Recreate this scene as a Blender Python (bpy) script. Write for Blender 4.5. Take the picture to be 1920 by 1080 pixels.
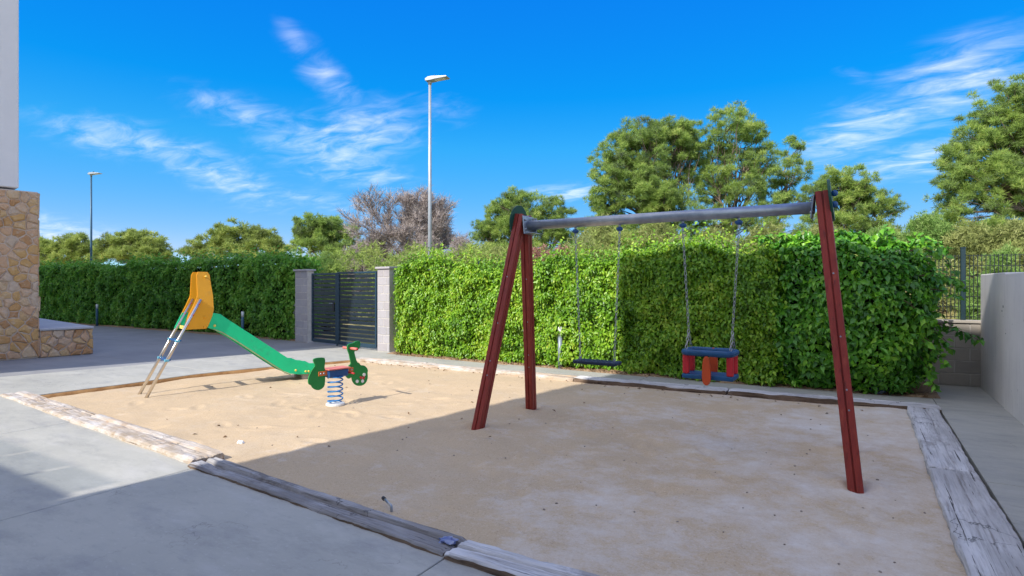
import bpy, bmesh, math, random
import numpy as np
from mathutils import Vector, Matrix, noise as mn

for o in list(bpy.data.objects): bpy.data.objects.remove(o)
S = bpy.context.scene
COL = S.collection
R = math.radians

# ------------------------------------------------------------------ camera
# world: X runs along the swing beam and the back hedge, Y away from the building behind the viewpoint
CAM_H = 1.6
TH = math.atan2(.521, .854)
CT, ST = math.cos(TH), math.sin(TH)
FPX = 1075.0                     # focal length in photo pixels (photo is 1920 wide)
cd = bpy.data.cameras.new('camera')
cam = bpy.data.objects.new('camera', cd); COL.objects.link(cam)
cam.location = (0, 0, CAM_H); cam.rotation_euler = (R(90), 0, TH)
cd.sensor_width = 36; cd.lens = FPX / 1920 * 36; cd.shift_y = -5 / 1920
cd.clip_start = .05; cd.clip_end = 3000
S.camera = cam

def at(x, d):
    """plan position seen in photo column x at distance d"""
    X = (x - 960) / FPX * d
    return X * CT - d * ST, X * ST + d * CT
def hz(y, d): return CAM_H - (y - 535) / FPX * d
def col_a(x, b):
    """a-coordinate where photo column x meets the line Y = b"""
    t = (x - 960) / FPX; d = b / (t * ST + CT)
    return t * d * CT - d * ST
def azel(x, y):
    k = (x - 960) / FPX; u = (535 - y) / FPX
    a, b = k * CT - ST, k * ST + CT
    return math.atan2(a, b), math.atan2(u, math.hypot(a, b))

# ------------------------------------------------------------------ light, sky, exposure
EL = R(38.5)
SX, SY = .16, .987               # horizontal travel direction of the sunlight
sun = bpy.data.lights.new('sun', 'SUN'); sun.energy = 2.0; sun.angle = R(.5); sun.color = (1, .95, .88)
so = bpy.data.objects.new('sun', sun); COL.objects.link(so)
so.rotation_euler = Vector((SX * math.cos(EL), SY * math.cos(EL), -math.sin(EL))).to_track_quat('-Z', 'Y').to_euler()
so.location = (-8, -30, 30)
S.view_settings.view_transform = 'Standard'; S.view_settings.look = 'None'
S.view_settings.gamma = 1; S.view_settings.exposure = 1.5
S.view_settings.use_curve_mapping = False

W = bpy.data.worlds.new('World'); S.world = W; W.use_nodes = True
wt = W.node_tree; wt.nodes.clear()
def N(t, ty, **k):
    n = t.nodes.new(ty)
    for a, v in k.items(): setattr(n, a, v)
    return n
def M(t, op, a, b=None, c=None, clamp=False):
    n = t.nodes.new('ShaderNodeMath'); n.operation = op; n.use_clamp = clamp
    for i, v in enumerate((a, b, c)):
        if v is None: continue
        if isinstance(v, (int, float)): n.inputs[i].default_value = v
        else: t.links.new(v, n.inputs[i])
    return n.outputs[0]
sky = N(wt, 'ShaderNodeTexSky', sky_type='NISHITA', sun_disc=False)
sky.sun_elevation = EL; sky.sun_rotation = math.atan2(-SX, -SY) % (2 * math.pi)
sky.altitude = 0; sky.air_density = .5; sky.dust_density = 0; sky.ozone_density = 3
# deep polarised blue of the photograph: one grade over the whole sky (redder channels steeper, brightness flatter)
ss = N(wt, 'ShaderNodeSeparateColor'); wt.links.new(sky.outputs[0], ss.inputs[0])
sb = M(wt, 'MAXIMUM', ss.outputs[2], .001)
flat = M(wt, 'MULTIPLY', M(wt, 'POWER', sb, .15), 1.88)
hs = N(wt, 'ShaderNodeCombineColor')
rr_ = M(wt, 'DIVIDE', ss.outputs[0], sb); rg_ = M(wt, 'DIVIDE', ss.outputs[1], sb)
red = M(wt, 'MINIMUM', M(wt, 'MAXIMUM', M(wt, 'MULTIPLY', M(wt, 'SUBTRACT', rr_, .266), 2.6), .004), .42)
grn = M(wt, 'MAXIMUM', M(wt, 'MINIMUM', M(wt, 'MULTIPLY_ADD', rg_, 5.0, -2.10), M(wt, 'MULTIPLY_ADD', rg_, 1.2, -.172)), .22)
wt.links.new(M(wt, 'MULTIPLY', flat, red), hs.inputs[0]); wt.links.new(M(wt, 'MULTIPLY', flat, grn), hs.inputs[1])
wt.links.new(flat, hs.inputs[2])
tc = N(wt, 'ShaderNodeTexCoord'); sp = N(wt, 'ShaderNodeSeparateXYZ'); wt.links.new(tc.outputs['Generated'], sp.inputs[0])
dx, dy, dz = sp.outputs
az = M(wt, 'ARCTAN2', dx, dy); el = M(wt, 'ARCSINE', dz)
den = M(wt, 'ADD', M(wt, 'MAXIMUM', dz, 0.0), .12)
cv = N(wt, 'ShaderNodeCombineXYZ'); wt.links.new(M(wt, 'DIVIDE', dx, den), cv.inputs[0]); wt.links.new(M(wt, 'DIVIDE', dy, den), cv.inputs[1])
mp = N(wt, 'ShaderNodeMapping'); mp.inputs['Rotation'].default_value = (0, 0, R(35)); mp.inputs['Scale'].default_value = (1.0, 1.75, 1)
wt.links.new(cv.outputs[0], mp.inputs[0])
nz = N(wt, 'ShaderNodeTexNoise'); nz.inputs['Scale'].default_value = 4.6; nz.inputs['Detail'].default_value = 11; nz.inputs['Roughness'].default_value = .60; nz.inputs['Distortion'].default_value = .55
wt.links.new(mp.outputs[0], nz.inputs['Vector'])
nl = N(wt, 'ShaderNodeTexNoise'); nl.inputs['Scale'].default_value = .45; nl.inputs['Detail'].default_value = 2
wt.links.new(mp.outputs[0], nl.inputs['Vector'])
# cloud banks: centre, end of long axis (photo columns/rows turned into sky azimuth and elevation), half thickness in px, strength
banks = [((230, 262), (370, 290), 26, 1.0), ((410, 325), (530, 378), 34, .95), ((655, 255), (790, 232), 48, 1.05), ((618, 150), (685, 222), 30, .8),
         ((650, 315), (765, 335), 30, .95), ((460, 212), (580, 240), 28, .8), ((1620, 240), (1760, 175), 36, 1.15), ((1790, 150), (1930, 95), 50, 1.15),
         ((1715, 300), (1850, 268), 26, 1.1), ((1060, 362), (1150, 354), 15, 1.1), ((100, 438), (230, 452), 24, 1.0), ((820, 205), (890, 215), 34, .6),
         ((610, 378), (720, 395), 20, .7), ((560, 84), (596, 128), 20, .7), ((1600, 140), (1640, 150), 12, .55), ((1570, 190), (1600, 182), 10, .5)]
tot = None
for (cx, cy), (ex, ey), th, amp in banks:
    a0, e0 = azel(cx, cy); a1, e1 = azel(ex, ey)
    L = math.hypot(a1 - a0, e1 - e0); ux, uy = (a1 - a0) / L, (e1 - e0) / L; T = th / FPX
    da = M(wt, 'SUBTRACT', az, a0); de = M(wt, 'SUBTRACT', el, e0)
    u = M(wt, 'ADD', M(wt, 'MULTIPLY', da, ux / L), M(wt, 'MULTIPLY', de, uy / L))
    v = M(wt, 'ADD', M(wt, 'MULTIPLY', da, -uy / T), M(wt, 'MULTIPLY', de, ux / T))
    r2 = M(wt, 'ADD', M(wt, 'MULTIPLY', u, u), M(wt, 'MULTIPLY', v, v))
    g = M(wt, 'MULTIPLY', M(wt, 'EXPONENT', M(wt, 'MULTIPLY', r2, -.6)), amp * .64)
    tot = g if tot is None else M(wt, 'MAXIMUM', tot, g)
# denser cloud added over the sky out of view, as fill light for the shade
back = M(wt, 'MULTIPLY', M(wt, 'SUBTRACT', nl.outputs[0], .34, clamp=True), 7.0)
away = M(wt, 'MAXIMUM', M(wt, 'GREATER_THAN', M(wt, 'ABSOLUTE', M(wt, 'ADD', az, TH)), .80), M(wt, 'MULTIPLY', M(wt, 'SUBTRACT', el, .50, clamp=True), 8, clamp=True))
tot = M(wt, 'MAXIMUM', tot, M(wt, 'MULTIPLY', back, away))
cl = M(wt, 'MULTIPLY', tot, M(wt, 'ADD', M(wt, 'MULTIPLY', M(wt, 'SUBTRACT', nz.outputs[0], .5), 2.6), .78))
mr = N(wt, 'ShaderNodeMapRange', interpolation_type='SMOOTHSTEP'); wt.links.new(cl, mr.inputs[0])
mr.inputs[1].default_value = .12; mr.inputs[2].default_value = 1.3; mr.inputs[3].default_value = 0; mr.inputs[4].default_value = .72
mx = N(wt, 'ShaderNodeMixRGB'); wt.links.new(mr.outputs[0], mx.inputs[0]); wt.links.new(hs.outputs[0], mx.inputs[1]); mx.inputs[2].default_value = (3.55, 3.5, 3.6, 1)
bg = N(wt, 'ShaderNodeBackground'); bg.inputs['Strength'].default_value = .15
wt.links.new(mx.outputs[0], bg.inputs[0])
wo = N(wt, 'ShaderNodeOutputWorld'); wt.links.new(bg.outputs[0], wo.inputs[0])

# ------------------------------------------------------------------ helpers
def put(o, parent=None):
    COL.objects.link(o)
    if parent: o.parent = parent
    return o
def tag(o, label=None, cat=None, group=None, kind=None):
    if label: o['label'] = label
    if cat: o['category'] = cat
    if group: o['group'] = group
    if kind: o['kind'] = kind
    return o
def empty(name, loc=(0, 0, 0), rz=0):
    o = bpy.data.objects.new(name, None); o.location = loc; o.rotation_euler = (0, 0, rz); o.empty_display_size = .2
    return put(o)
def mesh(name, v, f, mat=None, parent=None, smooth=False):
    me = bpy.data.meshes.new(name); me.from_pydata([tuple(p) for p in v], [], f); me.update()
    if mat: me.materials.append(mat)
    if smooth: me.polygons.foreach_set('use_smooth', [True] * len(me.polygons))
    return put(bpy.data.objects.new(name, me), parent)
def from_bm(name, bm, mat=None, parent=None, smooth=False):
    bmesh.ops.recalc_face_normals(bm, faces=bm.faces)
    me = bpy.data.meshes.new(name); bm.to_mesh(me); bm.free()
    if mat: me.materials.append(mat)
    if smooth: me.polygons.foreach_set('use_smooth', [True] * len(me.polygons))
    return put(bpy.data.objects.new(name, me), parent)
def add_box(bm, c, s, rot=None, bev=0.0, seg=1):
    m = Matrix.Translation(c) @ (rot.to_4x4() if rot else Matrix()) @ Matrix.Diagonal((s[0], s[1], s[2], 1))
    r = bmesh.ops.create_cube(bm, size=1, matrix=m)
    if bev:
        vs = set(r['verts']); es = [e for e in bm.edges if e.verts[0] in vs and e.verts[1] in vs]
        bmesh.ops.bevel(bm, geom=es, offset=bev, segments=seg, affect='EDGES', profile=.5)
def box(name, c, s, mat, parent=None, bev=0.006, rz=0, seg=1):
    bm = bmesh.new(); add_box(bm, c, s, Matrix.Rotation(rz, 3, 'Z') if rz else None, bev, seg)
    return from_bm(name, bm, mat, parent)
def add_tube(bm, pts, rad, n=8, cap=True):
    pts = [Vector(p) for p in pts]; rings = []
    up = Vector((0, 0, 1)); prev = None
    for i, p in enumerate(pts):
        t = (pts[min(i + 1, len(pts) - 1)] - pts[max(i - 1, 0)]).normalized()
        if prev is None:
            x = t.cross(up if abs(t.z) < .95 else Vector((1, 0, 0))).normalized()
        else:
            x = (prev - t * prev.dot(t)).normalized()
        prev = x; y = t.cross(x); r = rad[i] if isinstance(rad, (list, tuple)) else rad
        rings.append([bm.verts.new(p + (x * math.cos(2 * math.pi * k / n) + y * math.sin(2 * math.pi * k / n)) * r) for k in range(n)])
    for a, b in zip(rings, rings[1:]):
        for k in range(n): bm.faces.new((a[k], a[(k + 1) % n], b[(k + 1) % n], b[k]))
    if cap: bm.faces.new(rings[0][::-1]); bm.faces.new(rings[-1])
def tube(name, pts, rad, mat, parent=None, n=10):
    bm = bmesh.new(); add_tube(bm, pts, rad, n)
    return from_bm(name, bm, mat, parent, smooth=True) if n > 12 else from_bm(name, bm, mat, parent, smooth=True)
def prism(name, outline, y0, y1, mat, parent=None, bev=.006, mapf=None):
    """outline in (t, z), thickness from y0 to y1 (local Y); edges rounded off"""
    bm = bmesh.new()
    vs = [bm.verts.new((t, y0, z)) for t, z in outline]; f = bm.faces.new(vs)
    r = bmesh.ops.extrude_face_region(bm, geom=[f]); nv = [g for g in r['geom'] if isinstance(g, bmesh.types.BMVert)]
    for v in nv: v.co.y = y1
    if bev:
        es = [e for e in bm.edges if abs(e.verts[0].co.y - e.verts[1].co.y) < 1e-6]
        bmesh.ops.bevel(bm, geom=es, offset=bev, segments=2, affect='EDGES', profile=.6)
    if mapf:
        bmesh.ops.triangulate(bm, faces=[f for f in bm.faces if len(f.verts) > 4])
        for v in bm.verts: v.co = Vector(mapf(*v.co))
    return from_bm(name, bm, mat, parent)
def smooth_outline(pts, k=2):
    for _ in range(k):
        out = []
        for i in range(len(pts)):
            p, q = pts[i], pts[(i + 1) % len(pts)]
            out += [(p[0] * .75 + q[0] * .25, p[1] * .75 + q[1] * .25), (p[0] * .25 + q[0] * .75, p[1] * .25 + q[1] * .75)]
        pts = out
    return pts
def disc(name, c, axis, r, th, mat, parent=None, n=24, bev=.004):
    bm = bmesh.new(); q = Vector(axis).to_track_quat('Z', 'Y').to_matrix().to_4x4()
    bmesh.ops.create_cone(bm, cap_ends=True, segments=n, radius1=r, radius2=r, depth=th, matrix=Matrix.Translation(c) @ q)
    if bev:
        es = [e for e in bm.edges if any(len(f.verts) > 4 for f in e.link_faces)]
        bmesh.ops.bevel(bm, geom=es, offset=bev, segments=2, affect='EDGES')
    return from_bm(name, bm, mat, parent)
def ball(name, c, r, mat, parent=None, sq=(1, 1, 1)):
    bm = bmesh.new(); bmesh.ops.create_uvsphere(bm, u_segments=12, v_segments=8, radius=r, matrix=Matrix.Translation(c) @ Matrix.Diagonal((*sq, 1)))
    return from_bm(name, bm, mat, parent, smooth=True)

# ------------------------------------------------------------------ materials
def mat(name, col, rough=.7, spec=.3, metal=0.0, var=.0, vscale=4.0, col2=None, bump=0.0, bscale=40.0, bdist=.01, coord='Object', stretch=(1, 1, 1), detail=6, lo=.35, hi=.65, coat=0):
    m = bpy.data.materials.new(name); m.use_nodes = True; t = m.node_tree
    p = t.nodes['Principled BSDF']; p.inputs['Roughness'].default_value = rough; p.inputs['Specular IOR Level'].default_value = spec; p.inputs['Metallic'].default_value = metal
    if coat: p.inputs['Coat Weight'].default_value = coat; p.inputs['Coat Roughness'].default_value = .15
    c = (*col, 1); p.inputs['Base Color'].default_value = c
    tcn = N(t, 'ShaderNodeTexCoord'); mpn = N(t, 'ShaderNodeMapping'); mpn.inputs['Scale'].default_value = stretch
    t.links.new(tcn.outputs[coord], mpn.inputs[0])
    if col2 or var:
        c2 = col2 or tuple(x * (1 - var) for x in col)
        n = N(t, 'ShaderNodeTexNoise'); n.inputs['Scale'].default_value = vscale; n.inputs['Detail'].default_value = detail; n.inputs['Roughness'].default_value = .6
        t.links.new(mpn.outputs[0], n.inputs['Vector'])
        r = N(t, 'ShaderNodeMapRange'); r.inputs[1].default_value = lo; r.inputs[2].default_value = hi; t.links.new(n.outputs[0], r.inputs[0])
        x = N(t, 'ShaderNodeMixRGB'); x.inputs[1].default_value = c; x.inputs[2].default_value = (*c2, 1); t.links.new(r.outputs[0], x.inputs[0])
        t.links.new(x.outputs[0], p.inputs['Base Color']); m['mix'] = x.name
    if bump:
        n2 = N(t, 'ShaderNodeTexNoise'); n2.inputs['Scale'].default_value = bscale; n2.inputs['Detail'].default_value = 5; t.links.new(mpn.outputs[0], n2.inputs['Vector'])
        b = N(t, 'ShaderNodeBump'); b.inputs['Strength'].default_value = bump; b.inputs['Distance'].default_value = bdist
        t.links.new(n2.outputs[0], b.inputs['Height']); t.links.new(b.outputs[0], p.inputs['Normal'])
    return m
def layer(m, col, scale, lo, hi, amount=1.0, stretch=(1, 1, 1), seed=0.0, detail=6, rough=.6, coord='Object', random_per_object=False):
    """mix another colour over the base colour where a noise is high (dirt, patches, grain)"""
    t = m.node_tree; p = t.nodes['Principled BSDF']; inp = p.inputs['Base Color']
    tcn = N(t, 'ShaderNodeTexCoord'); mpn = N(t, 'ShaderNodeMapping'); mpn.inputs['Scale'].default_value = stretch; mpn.inputs['Location'].default_value = (seed, seed * .7, seed * .3)
    t.links.new(tcn.outputs[coord], mpn.inputs[0])
    n = N(t, 'ShaderNodeTexNoise'); n.inputs['Scale'].default_value = scale; n.inputs['Detail'].default_value = detail; n.inputs['Roughness'].default_value = rough
    t.links.new(mpn.outputs[0], n.inputs['Vector'])
    r = N(t, 'ShaderNodeMapRange'); r.inputs[1].default_value = lo; r.inputs[2].default_value = hi; r.inputs[4].default_value = amount; t.links.new(n.outputs[0], r.inputs[0])
    x = N(t, 'ShaderNodeMixRGB'); t.links.new(r.outputs[0], x.inputs[0])
    if inp.is_linked: t.links.new(inp.links[0].from_socket, x.inputs[1])
    else: x.inputs[1].default_value = inp.default_value
    x.inputs[2].default_value = (*col, 1); t.links.new(x.outputs[0], inp)
    return m
def hairlines(m, scale, width, amount, gate_scale, seed):
    t = m.node_tree; p = t.nodes['Principled BSDF']; inp = p.inputs['Base Color']
    tcn = N(t, 'ShaderNodeTexCoord'); mpn = N(t, 'ShaderNodeMapping'); mpn.inputs['Location'].default_value = (seed, seed * .6, 0); t.links.new(tcn.outputs['Object'], mpn.inputs[0])
    n = N(t, 'ShaderNodeTexNoise'); n.inputs['Scale'].default_value = scale; n.inputs['Detail'].default_value = 8; n.inputs['Roughness'].default_value = .55; t.links.new(mpn.outputs[0], n.inputs['Vector'])
    n2 = N(t, 'ShaderNodeTexNoise'); n2.inputs['Scale'].default_value = gate_scale; n2.inputs['Detail'].default_value = 3; t.links.new(mpn.outputs[0], n2.inputs['Vector'])
    line = M(t, 'SUBTRACT', 1.0, M(t, 'DIVIDE', M(t, 'ABSOLUTE', M(t, 'SUBTRACT', n.outputs[0], .5)), width), clamp=True)
    fac = M(t, 'MULTIPLY', M(t, 'MULTIPLY', line, amount), M(t, 'MULTIPLY', M(t, 'SUBTRACT', n2.outputs[0], .55, clamp=True), 9, clamp=True))
    x = N(t, 'ShaderNodeMixRGB'); t.links.new(fac, x.inputs[0]); t.links.new(inp.links[0].from_socket, x.inputs[1]); x.inputs[2].default_value = (.07, .07, .07, 1); t.links.new(x.outputs[0], inp)
def random_tint(m, cols, amount=1.0):
    """each object its own colour out of a ramp"""
    t = m.node_tree; p = t.nodes['Principled BSDF']; inp = p.inputs['Base Color']
    oi = N(t, 'ShaderNodeObjectInfo'); cr = N(t, 'ShaderNodeValToRGB'); cr.color_ramp.interpolation = 'CONSTANT'
    while len(cr.color_ramp.elements) < len(cols): cr.color_ramp.elements.new(.5)
    for i, c in enumerate(cols): cr.color_ramp.elements[i].position = i / len(cols); cr.color_ramp.elements[i].color = (*c, 1)
    t.links.new(oi.outputs['Random'], cr.inputs[0]); x = N(t, 'ShaderNodeMixRGB'); x.inputs[0].default_value = amount
    if inp.is_linked: t.links.new(inp.links[0].from_socket, x.inputs[1])
    else: x.inputs[1].default_value = inp.default_value
    t.links.new(cr.outputs[0], x.inputs[2]); t.links.new(x.outputs[0], inp)
    return m
def leafmat(name, cols, transl=.25, rough=.5, spec=.3):
    """foliage: colour ramp over a per-leaf value, some light passing through"""
    m = bpy.data.materials.new(name); m.use_nodes = True; t = m.node_tree
    p = t.nodes['Principled BSDF']; p.inputs['Roughness'].default_value = rough; p.inputs['Specular IOR Level'].default_value = spec
    at_ = N(t, 'ShaderNodeAttribute', attribute_name='tint'); cr = N(t, 'ShaderNodeValToRGB')
    while len(cr.color_ramp.elements) < len(cols): cr.color_ramp.elements.new(.5)
    for i, c in enumerate(cols): cr.color_ramp.elements[i].position = i / (len(cols) - 1); cr.color_ramp.elements[i].color = (*c, 1)
    t.links.new(at_.outputs['Fac'], cr.inputs[0]); t.links.new(cr.outputs[0], p.inputs['Base Color'])
    tr = N(t, 'ShaderNodeBsdfTranslucent'); t.links.new(cr.outputs[0], tr.inputs[0])
    ms = N(t, 'ShaderNodeMixShader'); ms.inputs[0].default_value = transl
    t.links.new(p.outputs[0], ms.inputs[1]); t.links.new(tr.outputs[0], ms.inputs[2]); t.links.new(ms.outputs[0], t.nodes['Material Output'].inputs[0])
    return m

MT = {}
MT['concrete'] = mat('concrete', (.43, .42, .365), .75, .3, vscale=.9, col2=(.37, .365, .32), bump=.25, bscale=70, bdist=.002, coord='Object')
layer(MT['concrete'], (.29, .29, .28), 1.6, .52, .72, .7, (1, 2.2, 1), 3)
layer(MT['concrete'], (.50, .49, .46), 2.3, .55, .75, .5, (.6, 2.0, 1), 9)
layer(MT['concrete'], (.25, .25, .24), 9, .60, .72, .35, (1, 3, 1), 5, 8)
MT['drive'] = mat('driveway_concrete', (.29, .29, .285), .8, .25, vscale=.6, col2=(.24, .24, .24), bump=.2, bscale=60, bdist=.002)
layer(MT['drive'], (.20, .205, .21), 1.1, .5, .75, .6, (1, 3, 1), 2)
MT['sand'] = mat('sand', (.565, .425, .265), .95, .1, vscale=1.3, col2=(.51, .39, .25), bump=.55, bscale=160, bdist=.006)
layer(MT['sand'], (.555, .445, .31), 1.15, .53, .66, .5, (1, 1.15, 1), 4.2, 9, .7)
layer(MT['sand'], (.60, .50, .38), 7, .60, .70, .35, (1, 1.1, 1), 7.7, 6)
layer(MT['sand'], (.34, .235, .15), 55, .56, .70, .6, (1, 1, 1), 1.1, 3)
layer(MT['sand'], (.70, .58, .42), 90, .56, .70, .6, (1, 1, 1), 2.1, 2)
layer(MT['sand'], (.43, .32, .20), 2.4, .58, .72, .25, (1, 1.8, 1), 12.7, 9, .7)
layer(MT['sand'], (.60, .50, .37), 1.5, .56, .63, .45, (1, 1.1, 1), 21.0, 14, .82)
layer(MT['sand'], (.33, .23, .14), 34, .66, .74, .6, (1, 1, 1), 31.1, 4)
layer(MT['concrete'], (.18, .18, .18), 1.3, .50, .76, .55, (.8, 1.9, 1), 14, 12, .80)
layer(MT['concrete'], (.54, .53, .47), .8, .54, .72, .5, (.9, 1.5, 1), 33, 10, .72)
layer(MT['concrete'], (.52, .51, .48), 26, .60, .70, .35, (1, 1.6, 1), 19, 5)
layer(MT['concrete'], (.22, .22, .22), 70, .66, .74, .45, (1, 1, 1), 23, 3)
hairlines(MT['concrete'], .9, .003, .5, .7, 17)
hairlines(MT['concrete'], 1.7, .005, .8, .9, 5)
def dust_and_shade_lift(m):  # pale dusty patches, with a tone lifting the shaded right side in the colour
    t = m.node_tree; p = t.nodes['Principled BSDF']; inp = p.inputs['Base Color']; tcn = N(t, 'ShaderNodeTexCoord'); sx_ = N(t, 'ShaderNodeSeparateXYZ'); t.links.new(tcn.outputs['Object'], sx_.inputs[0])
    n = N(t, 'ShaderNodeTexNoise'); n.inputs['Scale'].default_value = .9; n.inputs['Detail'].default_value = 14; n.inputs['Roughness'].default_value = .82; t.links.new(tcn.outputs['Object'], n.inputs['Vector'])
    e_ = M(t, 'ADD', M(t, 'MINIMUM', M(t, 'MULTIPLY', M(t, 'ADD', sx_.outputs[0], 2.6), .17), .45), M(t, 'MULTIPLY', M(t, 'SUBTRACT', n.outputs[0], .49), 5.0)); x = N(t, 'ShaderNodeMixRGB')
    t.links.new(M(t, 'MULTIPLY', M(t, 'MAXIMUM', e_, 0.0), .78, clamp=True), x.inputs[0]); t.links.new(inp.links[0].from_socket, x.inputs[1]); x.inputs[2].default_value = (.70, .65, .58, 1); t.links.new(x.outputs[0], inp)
dust_and_shade_lift(MT['sand'])
MT['soil'] = mat('soil', (.30, .20, .12), .95, .1, vscale=3, col2=(.42, .29, .18), bump=.8, bscale=30, bdist=.02)
layer(MT['soil'], (.14, .085, .05), 25, .52, .62, .8)
MT['terrain'] = mat('dry_ground', (.36, .31, .15), .95, .1, vscale=.35, col2=(.20, .22, .08), bump=.8, bscale=3, bdist=.2)
layer(MT['terrain'], (.50, .40, .26), .22, .52, .66, .8, seed=3)
layer(MT['terrain'], (.13, .14, .05), 1.2, .55, .68, .7, seed=8)
def wood(name, base, dark, bright):
    m = mat(name, base, .85, .15, vscale=2.0, col2=tuple(x * .72 for x in base), bump=.9, bscale=9, bdist=.012, stretch=(.5, 5, 5))
    layer(m, bright, 1.4, .48, .68, .85, (.5, 1.4, 1.4), 2.3, 7)
    layer(m, dark, 3.0, .56, .70, .85, (.35, 6, 6), 6.1, 8)
    layer(m, dark, 14, .60, .72, .6, (.3, 2.2, 2.2), 1.7, 4)
    layer(m, tuple(x * .55 for x in base), 9, .50, .66, .7, (.22, 9, 9), 3.9, 6)
    layer(m, tuple(x * .25 for x in dark), 5, .635, .66, .9, (.16, 7, 7), 11.3, 6)
    layer(m, dark, 1.1, .56, .66, .55, (.8, 1.2, 1.2), 15.3, 8, .75)
    return m
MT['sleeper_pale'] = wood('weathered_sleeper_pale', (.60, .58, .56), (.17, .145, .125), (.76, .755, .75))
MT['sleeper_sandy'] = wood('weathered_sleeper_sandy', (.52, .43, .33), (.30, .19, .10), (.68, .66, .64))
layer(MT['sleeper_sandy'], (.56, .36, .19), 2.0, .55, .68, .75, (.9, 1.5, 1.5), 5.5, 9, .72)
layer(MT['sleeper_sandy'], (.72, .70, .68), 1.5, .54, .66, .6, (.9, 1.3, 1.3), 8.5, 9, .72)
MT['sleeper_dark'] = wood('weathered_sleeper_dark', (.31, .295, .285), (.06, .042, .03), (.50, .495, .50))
MT['sleeper_side'] = wood('dark_brown_sleeper_side', (.17, .12, .085), (.05, .034, .024), (.30, .22, .16))  # side faces in a darker brown than the tops
for q_ in ('sleeper_pale', 'sleeper_sandy', 'sleeper_dark'): hairlines(MT[q_], 2.6, .010, .95, 1.6, 3.3)
MT['earth_edge'] = mat('earth_edge', (.26, .13, .05), .95, .1, vscale=5, col2=(.40, .23, .10), bump=.6, bscale=30, bdist=.01)
MT['mahogany'] = mat('red_brown_stained_wood', (.31, .040, .026), .42, .4, vscale=3, col2=(.23, .028, .020), bump=.15, bscale=20, bdist=.003, stretch=(6, 6, .35))
layer(MT['mahogany'], (.44, .10, .055), 6, .56, .7, .5, (5, 5, .3), 4)
layer(MT['mahogany'], (.10, .018, .014), 5, .57, .66, .6, (7, 7, .22), 9)
layer(MT['mahogany'], (.50, .36, .26), 16, .70, .76, .5, (1, 1, .5), 13)
MT['galv'] = mat('galvanised_steel', (.42, .45, .48), .38, .5, .75, vscale=9, col2=(.30, .33, .37), bump=.05, bscale=60, bdist=.002)
MT['steel_rail'] = mat('stainless_rail', (.72, .66, .58), .24, .5, .9, var=.15, vscale=6)
MT['chain'] = mat('chain_steel', (.50, .50, .50), .4, .5, .7, var=.4, vscale=30)
MT['green_disc'] = mat('dark_green_board', (.012, .085, .055), .5, .35, var=.2, vscale=6)
MT['blue_plastic'] = mat('blue_plastic', (.012, .085, .25), .4, .45, var=.25, vscale=8)
MT['navy_rubber'] = mat('navy_rubber', (.012, .028, .060), .55, .35, var=.3, vscale=12)
layer(MT['navy_rubber'], (0.07, 0.075, 0.08), 4, .56, .72, .55, (1, 1, 1.6), 6.6, 10, .75)
layer(MT['navy_rubber'], (0.185, 0.1925, 0.2), 40, .66, .74, .5, (1, 1, .3), 2.6, 4)
MT['blue_rubber'] = mat('blue_rubber', (.010, .085, .21), .5, .4, var=.3, vscale=7)
layer(MT['blue_rubber'], (0.06, 0.1, 0.14), 4, .56, .72, .55, (1, 1, 1.6), 6.6, 10, .75)
layer(MT['blue_rubber'], (0.16999999999999998, 0.23000000000000004, 0.29000000000000004), 40, .66, .74, .5, (1, 1, .3), 2.6, 4)
MT['red_plastic'] = mat('red_plastic', (.62, .022, .030), .4, .45, var=.2, vscale=8)
layer(MT['red_plastic'], (0.42, 0.06, 0.05), 4, .56, .72, .55, (1, 1, 1.6), 6.6, 10, .75)
layer(MT['red_plastic'], (0.7, 0.16999999999999998, 0.15500000000000003), 40, .66, .74, .5, (1, 1, .3), 2.6, 4)
MT['orange_rubber'] = mat('orange_rubber', (.62, .085, .020), .5, .35, var=.2, vscale=8)
MT['yellow_board'] = mat('yellow_board', (.90, .41, .015), .45, .4, var=.1, vscale=3, bump=.03, bscale=80, bdist=.002)
layer(MT['yellow_board'], (0.55, 0.3, 0.06), 4, .56, .72, .55, (1, 1, 1.6), 6.6, 10, .75)
layer(MT['yellow_board'], (0.7, 0.5299999999999999, 0.16999999999999998), 40, .66, .74, .5, (1, 1, .3), 2.6, 4)
MT['green_board'] = mat('bright_green_board', (.012, .68, .28), .42, .4, var=.12, vscale=3)
layer(MT['green_board'], (0.06, 0.3, 0.16), 4, .56, .72, .55, (1, 1, 1.6), 6.6, 10, .75)
layer(MT['green_board'], (0.16999999999999998, 0.5299999999999999, 0.32), 40, .66, .74, .5, (1, 1, .3), 2.6, 4)
layer(MT['green_board'], (.12, .66, .38), 5, .60, .75, .4, (1, 1, 1), 4)
MT['grass_green_board'] = mat('grass_green_board', (.010, .23, .045), .45, .4, var=.12, vscale=5)
layer(MT['grass_green_board'], (0.06, 0.17, 0.06), 4, .56, .72, .55, (1, 1, 1.6), 6.6, 10, .75)
layer(MT['grass_green_board'], (0.16999999999999998, 0.335, 0.16999999999999998), 40, .66, .74, .5, (1, 1, .3), 2.6, 4)
MT['board_core'] = mat('pale_board_edge', (.42, .62, .30), .6, .3, var=.2, vscale=9)
MT['yellow_cap'] = mat('yellow_cap', (.80, .62, .12), .4, .4, var=.1)
MT['spring_blue'] = mat('spring_blue_paint', (.03, .22, .55), .4, .45, var=.3, vscale=14)
MT['pink_board'] = mat('faded_red_board', (.66, .20, .16), .6, .3, var=.2, vscale=6)
MT['orange_edge'] = mat('orange_board', (.62, .16, .04), .5, .3, var=.2, vscale=6)
MT['white_paint'] = mat('white_paint', (.78, .77, .73), .5, .3, var=.08, vscale=5)
MT['teal'] = mat('pale_blue_clamp', (.16, .48, .60), .4, .4, var=.2, vscale=12)
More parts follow.
